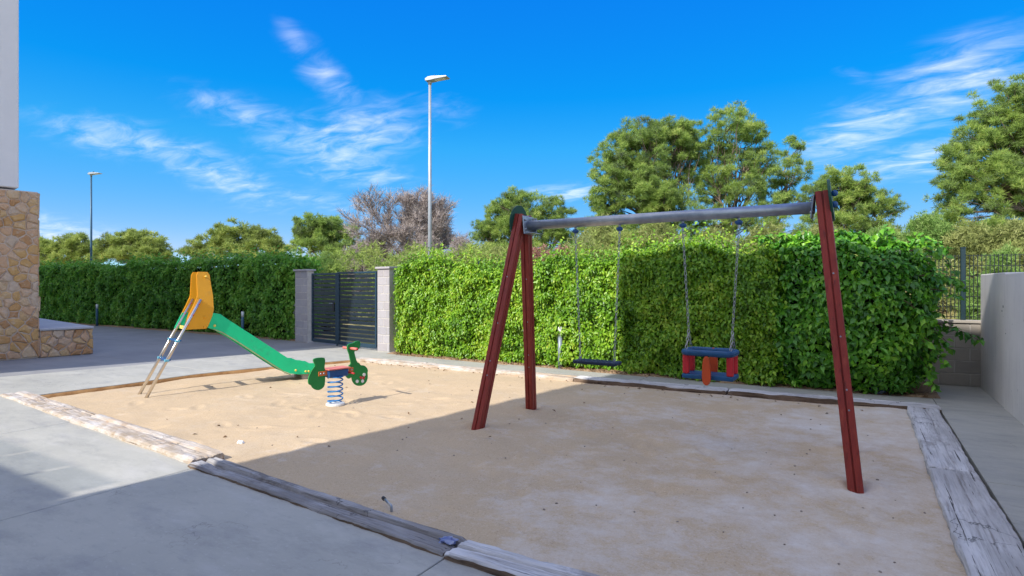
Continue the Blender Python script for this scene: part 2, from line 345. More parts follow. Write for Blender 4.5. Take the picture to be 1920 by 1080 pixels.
MT['gate_blue'] = mat('dark_blue_gate_paint', (.020, .050, .080), .42, .4, var=.2, vscale=4)
MT['gate_slat'] = mat('dark_gate_slat_paint', (.016, .026, .038), .36, .45, var=.2, vscale=3)
MT['block'] = mat('concrete_block', (.40, .38, .40), .9, .15, vscale=6, col2=(.33, .32, .34), bump=.6, bscale=90, bdist=.004)
random_tint(MT['block'], [(.42, .40, .41), (.36, .35, .37), (.39, .36, .36), (.45, .43, .44)], .5)
MT['brown_block'] = mat('brown_concrete_block', (.42, .38, .33), .9, .15, vscale=6, col2=(.33, .30, .26), bump=.6, bscale=90, bdist=.004)
random_tint(MT['brown_block'], [(.44, .40, .35), (.37, .335, .30), (.46, .415, .36), (.40, .36, .315)], .55)
MT['mortar'] = mat('mortar', (.60, .57, .53), .95, .1, vscale=12, col2=(.50, .47, .43), bump=.5, bscale=80, bdist=.004)
MT['stone_mortar'] = mat('stone_wall_mortar', (.68, .56, .44), .95, .1, vscale=9, col2=(.58, .46, .36), bump=.8, bscale=50, bdist=.01)
MT['stone'] = mat('ochre_stone', (.60, .42, .26), .9, .15, vscale=6, col2=(.48, .33, .20), bump=.9, bscale=22, bdist=.02)
random_tint(MT['stone'], [(.66, .42, .19), (.58, .28, .07), (.64, .43, .28), (.46, .20, .06), (.68, .48, .29), (.62, .34, .09), (.60, .47, .36), (.66, .39, .23)], .62)
layer(MT['stone'], (.66, .55, .44), 9, .54, .70, .5, seed=2)
layer(MT['stone'], (.34, .18, .07), 5, .57, .70, .45, seed=5)
MT['wall_conc'] = mat('cast_concrete_wall', (.74, .70, .65), .88, .2, vscale=1.6, col2=(.67, .63, .585), bump=.35, bscale=45, bdist=.004)
layer(MT['wall_conc'], (.50, .475, .45), 2.2, .54, .72, .5, (6, 6, .5), 3)
layer(MT['wall_conc'], (.78, .74, .69), 1.3, .55, .72, .5, (1, 1, .6), 8)
layer(MT['wall_conc'], (.16, .155, .15), 18, .66, .74, .5, (1, 1, 1), 1)
MT['render'] = mat('white_render', (.84, .81, .79), .85, .2, vscale=1.5, col2=(.80, .77, .75), bump=.25, bscale=120, bdist=.003)
MT['terrace_top'] = mat('pale_terrace_top', (.50, .49, .49), .8, .2, vscale=2, col2=(.43, .43, .44))
MT['grey_metal'] = mat('grey_painted_metal', (.44, .48, .51), .4, .45, .3, var=.15, vscale=5)
MT['bollard_grey'] = mat('bollard_grey', (.27, .32, .37), .45, .4, .2, var=.15, vscale=8)
MT['bollard_blue'] = mat('bollard_blue_grey', (.06, .14, .21), .45, .4, .2, var=.15, vscale=8)
MT['opal'] = mat('white_diffuser', (.80, .80, .78), .3, .5, var=.04)
MT['dark_plastic'] = mat('dark_plastic', (.03, .03, .035), .5, .4, var=.2)
MT['fence_green'] = mat('dark_fence_paint', (.012, .035, .045), .45, .4, var=.2, vscale=6)
MT['wire'] = mat('fence_wire', (.015, .025, .022), .5, .4, var=.2, vscale=20)
MT['bark'] = mat('pine_bark', (.26, .20, .16), .95, .1, vscale=5, col2=(.15, .115, .095), bump=.9, bscale=12, bdist=.05, stretch=(1, 1, .3))
MT['dead'] = mat('bare_twigs', (.43, .375, .36), .95, .1, vscale=2, col2=(.31, .265, .25))
MT['twig'] = mat('hedge_twigs', (.13, .085, .05), .95, .1, vscale=8, col2=(.08, .055, .035))
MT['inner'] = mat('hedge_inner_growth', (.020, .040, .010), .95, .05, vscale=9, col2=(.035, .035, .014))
MT['leaf_r'] = leafmat('hedge_leaf', [(0.056, 0.151, 0.012), (0.119, 0.287, 0.015), (0.207, 0.417, 0.021), (0.319, 0.517, 0.033), (0.431, 0.546, 0.053)], .28, .38, .45)
MT['leaf_b'] = leafmat('bush_leaf', [(0.043, 0.163, 0.02), (0.085, 0.288, 0.024), (0.17, 0.442, 0.03), (0.319, 0.614, 0.042)], .28, .32, .5)
MT['leaf_l'] = leafmat('hedge_leaf_dark', [(0.075, 0.21, 0.039), (0.135, 0.35, 0.046), (0.21, 0.462, 0.052), (0.33, 0.546, 0.078)], .42, .42, .4)
MT['pine_a'] = leafmat('pine_needles', [(0.172, 0.21, 0.133), (0.199, 0.28, 0.091), (0.278, 0.406, 0.1), (0.397, 0.532, 0.124), (0.529, 0.6, 0.173)], .42, .6, .2)
MT['pine_b'] = leafmat('pine_needles_far', [(0.188, 0.213, 0.1), (0.237, 0.3, 0.088), (0.325, 0.413, 0.1), (0.45, 0.525, 0.138), (0.562, 0.6, 0.188)], .42, .6, .2)
MT['scrub_a'] = leafmat('scrub_olive', [(0.134, 0.165, 0.055), (0.255, 0.298, 0.094), (0.376, 0.413, 0.14), (0.483, 0.513, 0.218)], .2, .7, .15)
MT['scrub_b'] = leafmat('scrub_green', [(0.094, 0.187, 0.044), (0.172, 0.312, 0.07), (0.265, 0.406, 0.109), (0.359, 0.468, 0.156)], .22, .65, .2)
MT['scrub_dead'] = leafmat('scrub_dead', [(0.234, 0.189, 0.163), (0.351, 0.293, 0.26), (0.468, 0.403, 0.364), (0.559, 0.494, 0.442)], .1, .85, .1)
MT['pink'] = leafmat('oleander_bloom', [(.42, .20, .17), (.52, .28, .24), (.40, .26, .18), (.22, .20, .08)], .2, .7, .2)
MT['grass'] = leafmat('dry_grass', [(.22, .20, .07), (.36, .31, .13), (.48, .40, .20), (.30, .31, .10)], .25, .8, .1)
MT['window'] = mat('window_glass', (.05, .07, .09), .08, .6, var=.1)
MT['frame_dark'] = mat('window_frame', (.08, .08, .09), .5, .4, var=.1)
MT['litter'] = leafmat('dead_leaf', [(.10, .055, .03), (.17, .095, .045), (.24, .15, .08), (.12, .09, .06)], .05, .9, .1)
MT['pebble'] = mat('pebble', (.20, .165, .13), .9, .2, vscale=20, col2=(.33, .28, .23))
MT['paper'] = mat('white_paper', (.80, .79, .76), .9, .1, var=.1, vscale=20)
MT['blue_scrap'] = mat('blue_scrap', (.05, .09, .30), .5, .4, vscale=25, col2=(.30, .32, .42))
MT['grey_rag'] = mat('blue_grey_scrap', (.16, .19, .25), .8, .2, vscale=15, col2=(.10, .12, .16))
g = bpy.data.materials.new('balustrade_glass'); g.use_nodes = True; gt = g.node_tree
gp = gt.nodes['Principled BSDF']; gp.inputs['Base Color'].default_value = (.5, .55, .55, 1); gp.inputs['Roughness'].default_value = .1
gtr = N(gt, 'ShaderNodeBsdfTransparent'); gtr.inputs[0].default_value = (.86, .88, .88, 1); gm = N(gt, 'ShaderNodeMixShader'); gm.inputs[0].default_value = .9
gt.links.new(gp.outputs[0], gm.inputs[1]); gt.links.new(gtr.outputs[0], gm.inputs[2]); gt.links.new(gm.outputs[0], gt.nodes['Material Output'].inputs[0]); MT['glass'] = g

rng = np.random.default_rng(7)
random.seed(7)
def sstep(x, a, b):
    t = min(1, max(0, (x - a) / (b - a))); return t * t * (3 - 2 * t)
def nz3(x, y, z=0.0): return mn.noise(Vector((x, y, z)))

# ------------------------------------------------------------------ the ground: one sheet to the horizon
def terrain_z(a, b):
    right = sstep(a, -16, 6)
    z = -.35 + .55 * sstep(b, 11.6, 13.5) * right + (2.9 * right + .5) * sstep(b, 13, 42) + 5.0 * right * sstep(b, 40, 120)
    z += sstep(b, 13, 20) * (.35 * nz3(a * .11, b * .11) + .12 * nz3(a * .5, b * .5, 3))
    return z
def build_ground():
    xs = np.concatenate([np.linspace(-1500, -120, 12)[:-1], np.linspace(-120, 80, 101), np.linspace(80, 1500, 12)[1:]])
    ys = np.concatenate([np.linspace(-800, -30, 8)[:-1], np.linspace(-30, 9, 14)[:-1], np.linspace(9, 130, 90), np.linspace(130, 1800, 14)[1:]])
    v = [(x, y, terrain_z(x, y)) for y in ys for x in xs]; n = len(xs)
    f = [(j * n + i, j * n + i + 1, (j + 1) * n + i + 1, (j + 1) * n + i) for j in range(len(ys) - 1) for i in range(n - 1)]
    tag(mesh('ground', v, f, MT['terrain'], smooth=True), 'dry grassy ground rising behind the hedge and fence', kind='structure')
build_ground()

# paving: poured slabs with open joints, round the sand pit
def left_edge(b): return -10.25 + .95 * sstep(b, 5.0, 9.4) ** 1.6 + .03 * math.sin(b * 3)
def front_b(a): return float(np.interp(a, [-10.7, -5.1, -5.0, -2.1, .86], [3.26, 2.90, 2.86, 2.69, 2.71]))
def back_b(a): return 9.12 + max(0, a + 4.1) * .045
paving = empty('paving'); tag(paving, 'grey concrete paving slabs round the sand pit', kind='structure')
def slab(poly, z=0.0, th=.14, m='concrete'):
    bm = bmesh.new(); vs = [bm.verts.new((x, y, z)) for x, y in poly]; f = bm.faces.new(vs)
    r = bmesh.ops.extrude_face_region(bm, geom=[f]); 
    for g_ in r['geom']:
        if isinstance(g_, bmesh.types.BMVert): g_.co.z = z - th
    es = [e for e in bm.edges if e.verts[0].co.z > z - .01 and e.verts[1].co.z > z - .01]
    bmesh.ops.bevel(bm, geom=es, offset=.004, segments=1, affect='EDGES')
    return from_bm('slab', bm, MT[m], paving)
J = .005
fx = [-16.5, -13.6, -10.75, -7.9, -5.0, -2.09, .86]
for i in range(len(fx) - 1):                      # front row
    a0, a1 = fx[i] + J, fx[i + 1] - J
    for b0, b1 in ((-3.9, -.6), (-.6, None)):
        if b1 is None:
            slab([(a0, b0 + J), (a1, b0 + J), (a1, front_b(max(a1, -10.6))), (a0, front_b(max(a0, -10.6)))])
        else: slab([(a0, b0), (a1, b0), (a1, b1 - J), (a0, b1 - J)])
for b0, b1 in ((-3.9, .2), (.2, 3.1), (3.1, 6.0), (6.0, 8.9), (8.9, 11.45)):   # path along the cast wall
    slab([(.86 + J, b0 + J), (1.62, b0 + J), (1.62, b1 - J), (.86 + J, b1 - J)] if b1 < 11 else [(.86 + J, b0 + J), (1.62, b0 + J), (1.62, 11.5), (.62, 11.4), (.86, 10.4)])
px = [-9.0, -6.1, -3.2, -.3, .86]
for i in range(len(px) - 1):                      # path in front of the hedge
    a0, a1 = px[i] + J, px[i + 1] - J
    slab([(a0, back_b(a0) - .02), (a1, back_b(a1) - .02), (a1, 9.78 + .09 * max(0, a1 + 2)), (a0, 9.86 + .0 * a0)])
# driveway on the left: its edge follows the bend of the pit
ebs = [3.4 + i * (9.12 - 3.4) / 14 for i in range(15)]
edge = [(left_edge(b), b) for b in ebs]
dl = [(-16.5, 3.3), (-10.75, 3.25)]
mid = [(-12.9, 3.32 + .0), (-10.75, 3.27)]
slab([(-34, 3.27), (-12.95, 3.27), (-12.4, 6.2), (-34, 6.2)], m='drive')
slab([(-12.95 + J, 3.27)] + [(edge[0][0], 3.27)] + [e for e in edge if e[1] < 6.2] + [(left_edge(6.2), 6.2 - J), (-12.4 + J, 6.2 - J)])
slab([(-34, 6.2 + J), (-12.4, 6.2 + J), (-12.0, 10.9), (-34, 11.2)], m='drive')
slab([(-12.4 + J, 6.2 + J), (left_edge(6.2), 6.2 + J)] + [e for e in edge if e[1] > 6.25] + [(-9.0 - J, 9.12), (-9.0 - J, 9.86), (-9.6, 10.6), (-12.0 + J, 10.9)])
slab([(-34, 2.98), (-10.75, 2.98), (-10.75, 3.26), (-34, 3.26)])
def earth_edge():
    bm = bmesh.new(); prev = None
    for i, (x, y) in enumerate(edge + [(-9.0, 9.14)]):
        w = .035 + .03 * random.random()
        ring = [bm.verts.new((x - .05, y, -.012)), bm.verts.new((x + .006, y, -.014 + .008 * random.random())), bm.verts.new((x + w * .6, y, -.05)), bm.verts.new((x + w + .03, y, -.13))]
        if prev:
            for k in range(3): bm.faces.new((prev[k], prev[k + 1], ring[k + 1], ring[k]))
        prev = ring
    o = from_bm('earth_edge', bm, MT['earth_edge'], smooth=True); tag(o, 'brown earth edge along the curved side of the sand pit', kind='structure')
earth_edge()

# sand
def sand_z(a, b):
    z = -.034 + .018 * nz3(a * .9, b * .9, 1) + .010 * nz3(a * 3.1, b * 3.1, 5) + .0035 * nz3(a * 11, b * 11, 9)
    z += .035 * sstep(a, -.4, .45) * (.6 + .4 * nz3(a * 2, b * 2)) + .015 * sstep(b, 3.6, 2.9)
    z -= .03 * sstep(a, -8.8, -10.2)
    for (u, v, r, h) in ((-2.5, 6.0, .55, .035), (-1.3, 6.0, .5, .04)): z -= h * math.exp(-((a - u) ** 2 + (b - v) ** 2) / r ** 2)
    for (u, v) in ((-3.76, 5.34), (-3.76, 6.67), (-.02, 5.34), (-.02, 6.67)):
        rr = math.hypot(a - u, b - v); z += .030 * math.exp(-((rr - .16) / .08) ** 2) * (.6 + .8 * nz3(a * 6, b * 6, 2)) - .02 * math.exp(-rr * rr / .02)
    return z
_fr = random.Random(23)
PRINTS = [(_fr.gauss(u, su), _fr.gauss(v, sv), _fr.uniform(0, 6.28)) for (u, v, su, sv, n_) in ((-2.5, 6.0, .7, .8, 26), (-1.3, 6.0, .6, .8, 26), (-6.1, 5.4, .8, .7, 26), (-8.0, 7.2, .6, .6, 22), (-3.0, 4.2, 2.6, .7, 40), (-1.0, 4.2, 1.0, .9, 26)) for _ in range(n_)]
def print_z(a, b):
    z = 0.0
    for (u, v, t) in PRINTS:
        dx_, dy_ = a - u, b - v
        if abs(dx_) > .3 or abs(dy_) > .3: continue
        p = dx_ * math.cos(t) + dy_ * math.sin(t); q = -dx_ * math.sin(t) + dy_ * math.cos(t); r2_ = (p / .13) ** 2 + (q / .055) ** 2
        z += -.013 * math.exp(-r2_) + .006 * math.exp(-(math.sqrt(r2_) - 1.7) ** 2 * 4)
    return z
def build_sand():
    xs = np.linspace(-10.6, .72, 360); ys = np.linspace(2.6, 9.3, 215); n = len(xs)
    v = [(x, y, sand_z(x, y) + print_z(x, y)) for y in ys for x in xs]
    f = []
    for j in range(len(ys) - 1):
        for i in range(n - 1):
            if xs[i + 1] < left_edge(ys[j]) - .12: continue
            f.append((j * n + i, j * n + i + 1, (j + 1) * n + i + 1, (j + 1) * n + i))
    o = mesh('sand', v, f, MT['sand'], smooth=True); tag(o, 'pale sand surface of the play area', kind='structure')
build_sand()
def soil_strip():
    xs = np.linspace(-9.5, .95, 130); v = []; f = []
    for i, x in enumerate(xs):
        bf = (9.80 if x < -2 else 9.72 + .09 * max(0, x + 2)) + .04 * nz3(x * 2, 0)
        for k, w in enumerate((0, .12, .35, .8, 1.45)): v.append((x, bf + w, -.03 + (.045 + .03 * nz3(x * 3, w * 5)) * (k > 0)))
        if i:
            for k in range(4): q = i * 5 + k; f.append((q - 5, q, q + 1, q - 4))
    tag(mesh('soil_bed', v, f, MT['soil'], smooth=True), 'strip of brown soil under the lit hedge', kind='structure')
    xs = np.linspace(-34, -13.5, 90); v = []; f = []
    for i, x in enumerate(xs):
        bf = 10.75 + .12 * nz3(x * 1.1, 4)
        for k, w in enumerate((0, .15, .5, 1.2)): v.append((x, bf + w, -.03 + (.06 + .03 * nz3(x * 3, w * 5)) * (k > 0)))
        if i:
            for k in range(3): q = i * 4 + k; f.append((q - 4, q, q + 1, q - 3))
    tag(mesh('soil_bed', v, f, MT['soil'], smooth=True), 'strip of brown soil under the shaded hedge', kind='structure')
soil_strip()

# ------------------------------------------------------------------ sleepers round the pit
def sleeper(p0, p1, w, top, m, label, seed, crack=.5, cdepth=.03, cw=.03, sag=0.0, drop=.2, gape=.45, side=None):
    p0, p1 = Vector((*p0, 0)), Vector((*p1, 0)); L = (p1 - p0).length; rz = math.atan2(p1.y - p0.y, p1.x - p0.x)
    nx, ny = max(30, int(L / .035)), 22; v = []; f = []
    def top_pt(i, j):
        x = L * i / nx; u = j / ny; y = w * (u - .5)
        e = .016 * nz3(x * 2.2, seed, 1) + .011 * nz3(x * 8, seed, 4) + .006 * nz3(x * 25, seed, 7)
        if j == 0: y += e - .004
        if j == ny: y += .012 * nz3(x * 2.5, seed + 9, 1) + .010 * nz3(x * 9, seed + 9, 4)
        ex = 0
        if i in (0, nx): ex = .012 * nz3(u * 6, seed, 3)
        z = top + .008 * nz3(x * 1.5, u * 3, seed) + .005 * nz3(x * 6, u * 18, seed) + .0022 * nz3(x * 14, u * 60, seed)
        ed = min(u, 1 - u) * w; z -= .014 * max(0, 1 - ed / .02) ** 2 * (1 + .8 * nz3(x * 6, seed))
        ee = min(x, L - x); z -= .012 * max(0, 1 - ee / .03) ** 2
        cy = crack + .10 * nz3(x * .8, seed + 20) + .02 * nz3(x * 5, seed + 21)
        dcr = abs(u - cy) * w; open_ = max(0, gape + 1.1 * nz3(x * .75, seed + 31))
        z -= cdepth * min(1, open_) * max(0, 1 - dcr / cw) 
        if nz3(x * 1.3, u * 4, seed + 50) > .42: z -= .010
        return (x + ex, y, z - sag * math.sin(math.pi * i / nx))
    for i in range(nx + 1):
        for j in range(ny + 1): v.append(top_pt(i, j))
    q = ny + 1
    f = [(i * q + j, (i + 1) * q + j, (i + 1) * q + j + 1, i * q + j + 1) for i in range(nx) for j in range(ny)]
    loop = [i * q for i in range(nx + 1)] + [nx * q + j for j in range(1, ny + 1)] + [i * q + ny for i in range(nx - 1, -1, -1)] + [j for j in range(ny - 1, 0, -1)]
    prev = loop; ntop = len(f)
    for lev, (dz_, off) in enumerate(((.03, .004), (.07, -.004), (drop, 0))):
        cur = []
        for k in loop:
            x, y, z = v[k]; s_ = 1 if y > 0 else -1
            jj = .007 * nz3(x * 7, z * 30 + lev * 3, seed + y); v.append((x, y + s_ * off * (abs(y) > w * .4) + jj, z - dz_)); cur.append(len(v) - 1)
        for k in range(len(loop)): f.append((prev[k], cur[k], cur[(k + 1) % len(loop)], prev[(k + 1) % len(loop)]))
        prev = cur
    me = bpy.data.meshes.new('timber_sleeper'); me.from_pydata(v, [], f); me.materials.append(MT[m]); me.update()
    if side:
        me.materials.append(MT[side]); me.polygons.foreach_set('material_index', [0] * ntop + [1] * (len(f) - ntop))
    me.polygons.foreach_set('use_smooth', [True] * len(me.polygons)); me.set_sharp_from_angle(angle=R(50)) if hasattr(me, 'set_sharp_from_angle') else None
    o = put(bpy.data.objects.new('timber_sleeper', me)); o.location = p0; o.rotation_euler = (0, 0, rz)
    return tag(o, label, 'sleeper', 'old timber sleepers edging the sand pit')
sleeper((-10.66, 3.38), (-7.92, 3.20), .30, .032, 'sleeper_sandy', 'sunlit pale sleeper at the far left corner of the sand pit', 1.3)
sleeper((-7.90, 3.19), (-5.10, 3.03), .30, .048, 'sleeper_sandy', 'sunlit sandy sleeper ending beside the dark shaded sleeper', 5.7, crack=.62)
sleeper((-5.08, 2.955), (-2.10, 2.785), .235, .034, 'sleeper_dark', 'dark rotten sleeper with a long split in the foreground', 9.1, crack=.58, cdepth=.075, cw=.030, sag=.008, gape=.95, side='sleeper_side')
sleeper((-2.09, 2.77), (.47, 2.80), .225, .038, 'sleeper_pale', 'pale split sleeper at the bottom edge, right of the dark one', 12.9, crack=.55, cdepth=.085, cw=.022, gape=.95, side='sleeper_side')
sleeper((.660, 2.68), (.660, 6.12), .335, .036, 'sleeper_pale', 'nearer whitish sleeper along the right side path', 17.2, crack=.45, cdepth=.025, cw=.02)
sleeper((.660, 6.14), (.660, 9.05), .33, .040, 'sleeper_pale', 'farther whitish sleeper along the right side path', 21.4, crack=.42, cdepth=.03, cw=.02)
sleeper((-9.35, 8.88), (-7.30, 8.98), .26, .030, 'sleeper_sandy', 'short sunlit sleeper behind the spring rider, nearest the gate', 25.0)
sleeper((-7.45, 8.93), (-4.20, 8.99), .24, .028, 'sleeper_sandy', 'sunlit sleeper behind the left swing legs', 28.0)
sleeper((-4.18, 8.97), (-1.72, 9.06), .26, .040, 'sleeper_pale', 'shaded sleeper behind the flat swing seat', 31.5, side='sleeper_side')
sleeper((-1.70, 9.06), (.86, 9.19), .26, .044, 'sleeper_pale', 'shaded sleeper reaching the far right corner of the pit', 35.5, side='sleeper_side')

# ------------------------------------------------------------------ cast wall on the right
cw_ = empty('concrete_wall', (1.62, 9, 0)); tag(cw_, 'low grey cast concrete wall at the right edge', 'wall')
for b0, b1, a0, zt in ((9.728, 11.52, 1.592, 1.77), (6.9, 9.710, 1.58, 1.752), (3.9, 6.893, 1.582, 1.76), (.9, 3.893, 1.58, 1.755)):
    box('wall_panel', (a0 + .125 - 1.62, (b0 + b1) / 2 - 9, zt / 2 - .05), (.25, b1 - b0, zt + .1), MT['wall_conc'], cw_, bev=.012, seg=2)
for (b, z, r) in ((9.83, 1.32, .018), (9.9, 1.26, .012), (9.6, .98, .008), (8.6, 1.2, .014), (8.4, .5, .012)):
    disc('tie_hole', (-.0365 if b < 9.72 else -.0245, b - 9, z), (-1, 0, 0), r, .012, MT['dark_plastic'], cw_, 10, 0)

# ------------------------------------------------------------------ block walls, pillars, gate
def block_wall(name, p0, p1, h, th, label, mcol, a_from=0.0, a_to=1e9, cap=True, bl=.40, bh=.20, top=None, rows=None):
    p0, p1 = Vector((*p0, 0)), Vector((*p1, 0)); L = (p1 - p0).length
    e = empty(name, p0, math.atan2(p1.y - p0.y, p1.x - p0.x)); tag(e, label, 'wall')
    box('core', (L / 2, th / 2, h / 2 - .05), (L - .02, th - .012, h + .08), MT['mortar'], e, bev=0)
    shared = {}
    for r in range(int(round(h / bh))):
        x = -(bl / 2 if r % 2 else 0)
        while x < L:
            x0, x1 = max(0, x), min(L, x + bl)
            if x1 - x0 > .05 and x1 > a_from and x0 < a_to:
                key = round(x1 - x0, 3)
                if key not in shared:
                    bm = bmesh.new(); add_box(bm, (0, 0, 0), (x1 - x0 - .014, th + .004, bh - .014), None, .004); 
                    o = from_bm('block', bm, MT[mcol], e); shared[key] = o.data
                else: o = put(bpy.data.objects.new('block', shared[key]), e)
                o.location = ((x0 + x1) / 2, th / 2 + random.uniform(-.0015, .0015), bh * (r + .5))
            x += bl
    if cap:
        x = 0
        while x < L - .01:
            x1 = min(L, x + .5); box('coping', ((x + x1) / 2, th / 2, h + .022), (x1 - x - .006, th + .06, .044), MT[mcol], e, bev=.005); x = x1
    return e
bw = block_wall('block_wall', (-9.3, 10.62), (6.5, 11.935), 1.0, .2, 'low brown block wall under the wire fence beside the concrete wall', 'brown_block', a_from=9.2, a_to=11.1)
block_wall('block_wall', (-16.2, 11.35), (-13.72, 10.86), 1.0, .2, 'low grey block wall behind the shaded hedge, left of the gate', 'block')
def pillar(p, rz, w, d, h, label):
    e = empty('gate_pillar', (p[0], p[1], 0), rz); tag(e, label, 'pillar', 'block pillars beside the gate')
    box('core', (0, 0, h / 2), (w - .014, d - .014, h + .02), MT['mortar'], e, bev=0)
    for r in range(10):
        hb = h / 10; z = hb * (r + .5); cut = (.0 if r % 2 else .13)
        for s0, s1 in (((-w / 2, cut), (cut, w / 2)) if True else ()):
            box('block', ((s0 + s1) / 2, 0, z), (s1 - s0 - .016, d, hb - .016), MT['block'], e, bev=.004)
    box('capstone', (0, 0, h + .025), (w + .08, d + .08, .05), MT['block'], e, bev=.006)
GL, GR = Vector((-13.02, 10.70, 0)), Vector((-10.16, 10.34, 0)); gdir = (GR - GL).normalized(); grz = math.atan2(gdir.y, gdir.x)
pl = GL - gdir * .42; pillar((pl.x, pl.y + .02), grz, .62, .22, 2.0, 'grey block pillar left of the gate, beside the shaded hedge')
pr = GR + gdir * .30; pillar((pr.x, pr.y + .04), grz, .46, .26, 2.0, 'pale block pillar right of the gate, half covered by leaves')
def gate(s0, s1, label, name, y, wide, topz):
    L = s1 - s0; o = GL + gdir * s0
    e = empty(name, o, grz); tag(e, label, 'gate', 'metal gates between the block pillars')
    fr = .055
    for x in (fr / 2, L - fr / 2): box('stile', (x, y, (topz + .06) / 2 + .0), (fr, .06, topz - .06), MT['gate_blue'], e, bev=.004)
    box('top_rail', (L / 2, y, topz + .004), (L, .058, .05), MT['gate_blue'], e, bev=.004)
    box('bottom_rail', (L / 2, y, .09), (L - 2 * fr - .004, .056, .09), MT['gate_blue'], e, bev=.004)
    z0 = .155; n = 16; step = (topz - .03 - z0) / n; sh = None
    for k in range(n):
        hgt = step - .030
        if k in wide: hgt = step + .002
        if sh is None or k in wide:
            bm = bmesh.new(); add_box(bm, (0, 0, 0), (L - 2 * fr - .006, .022, hgt), None, .003); q = from_bm('slat', bm, MT['gate_slat'], e)
            if k not in wide: sh = q.data
        else: q = put(bpy.data.objects.new('slat', sh), e)
        q.location = (L / 2, y, z0 + step * (k + .5))
    return e, L
LW = (GR - GL).length
e, L = gate(0.0, 1.17, 'narrow dark blue slatted pedestrian gate beside the left pillar', 'pedestrian_gate', 0, (7, 11), 1.90)
box('lock_plate', (L - .16, -.022, 1.02), (.09, .018, .24), MT['dark_plastic'], e, bev=.003)
tube('handle', [(L - .14, -.03, 1.12), (L - .14, -.075, 1.12), (L - .26, -.075, 1.12)], .011, MT['galv'], e, 8)
box('gate_post', (L + .035, .0, .97), (.06, .07, 1.94), MT['gate_blue'], e, bev=.004)
e, L = gate(1.25, LW - .02, 'wide dark slatted sliding gate beside the right pillar', 'sliding_gate', -.02, (9,), 1.92)
box('track', (L / 2, -.02, .022), (L, .05, .025), MT['galv'], e, bev=.003)
box('guide_box', (L * .5, -.10, .018), (.32, .10, .05), MT['galv'], e, bev=.004)

# wire fence on the block wall
fe = empty('wire_fence', (-9.3, 10.72, 1.045), math.atan2(.9, 10.87)); tag(fe, 'dark green welded wire fence on the brown block wall', 'fence')
FL = 10.9
for i, x in enumerate((1.8, 4.45, 7.1, 9.75, 10.72, 13.25, 15.7)):
    box('post', (x, 0, .55), (.062, .062, 1.2), MT['fence_green'], fe, bev=.004)
    disc('post_cap', (x, 0, 1.158), (0, 0, 1), .042, .02, MT['fence_green'], fe, 8, .003)
def wire_panel(x0, x1):
    bm = bmesh.new(); h = 1.03; yo = .036
    x = x0
    while x <= x1: add_box(bm, (x, yo, h / 2 + .02), (.011, .011, h)); x += .052
    for k, z in enumerate(np.linspace(.05, h, 7)): add_box(bm, ((x0 + x1) / 2, yo + .006, z), (x1 - x0, .011, .011))
    from_bm('wire_panel', bm, MT['wire'], fe)
for x0, x1 in ((.1, 1.76), (1.84, 4.41), (4.49, 7.06), (7.14, 9.71), (9.79, 10.68), (10.76, 13.21), (13.29, 15.66)): wire_panel(x0, x1)

# ------------------------------------------------------------------ stonework and the building on the left
def voronoi(w, h, cell, seed):
    r = random.Random(seed); pts = []
    nx, ny = max(1, round(w / cell)), max(1, round(h / (cell * .8)))
    for j in range(ny):
        for i in range(nx): pts.append(((i + .5 + r.uniform(-.42, .42) + (.25 if j % 2 else -.25)) * w / nx, (j + .5 + r.uniform(-.42, .42)) * h / ny))
    cells = []
    for i, p in enumerate(pts):
        poly = [(0, 0), (w, 0), (w, h), (0, h)]
        for j, q in enumerate(pts):
            if i == j or abs(q[0] - p[0]) > 4 * cell or abs(q[1] - p[1]) > 4 * cell: continue
            mx_, my_ = (p[0] + q[0]) / 2, (p[1] + q[1]) / 2; nx_, ny_ = q[0] - p[0], q[1] - p[1]; out = []
            for k in range(len(poly)):
                A, B = poly[k], poly[(k + 1) % len(poly)]
                da = (A[0] - mx_) * nx_ + (A[1] - my_) * ny_; db = (B[0] - mx_) * nx_ + (B[1] - my_) * ny_
                if da <= 0: out.append(A)
                if (da < 0) != (db < 0) and da != db: t_ = da / (da - db); out.append((A[0] + (B[0] - A[0]) * t_, A[1] + (B[1] - A[1]) * t_))
            poly = out
            if len(poly) < 3: break
        if len(poly) >= 3: cells.append(poly)
    return cells
def stone_face(parent, w, h, cell, seed, place):
    """place(u, v, depth) -> local point; one mesh per stone"""
    r = random.Random(seed + 1)
    for poly in voronoi(w, h, cell, seed):
        cx = sum(p[0] for p in poly) / len(poly); cy = sum(p[1] for p in poly) / len(poly)
        pts = []
        for k in range(len(poly)):
            A, B = poly[k], poly[(k + 1) % len(poly)]
            if math.hypot(A[0] - B[0], A[1] - B[1]) < .015: continue
            pts.append(A)
            if math.hypot(A[0] - B[0], A[1] - B[1]) > .12: pts.append(((A[0] + B[0]) / 2 + r.uniform(-.012, .012), (A[1] + B[1]) / 2 + r.uniform(-.012, .012)))
        if len(pts) < 3: continue
        dep = .016 + .028 * r.random(); rings = []; n = len(pts); v = []
        for sh, dp in ((.008, -.01), (.012, dep * .55), (.032, dep)):
            for (x, y) in pts:
                L_ = math.hypot(x - cx, y - cy) or 1; k_ = max(.2, 1 - sh * 1.25 / L_)
                v.append(place(cx + (x - cx) * k_, cy + (y - cy) * k_, dp + r.uniform(-.006, .006)))
        v.append(place(cx, cy, dep + r.uniform(-.002, .014))); f = []
        for a_ in range(2):
            for k in range(n): f.append((a_ * n + k, a_ * n + (k + 1) % n, (a_ + 1) * n + (k + 1) % n, (a_ + 1) * n + k))
        f += [(2 * n + k, 2 * n + (k + 1) % n, 3 * n) for k in range(n)]
        mesh('stone', v, f, MT['stone'], parent)
def wall_line(b): return -15.28 + .15 * (b - 6.3)
wang = math.atan(.15)            # the wall leans a little off the Y axis
B0, BC, BW, BT = 1.0, 5.34, 5.02, 6.33
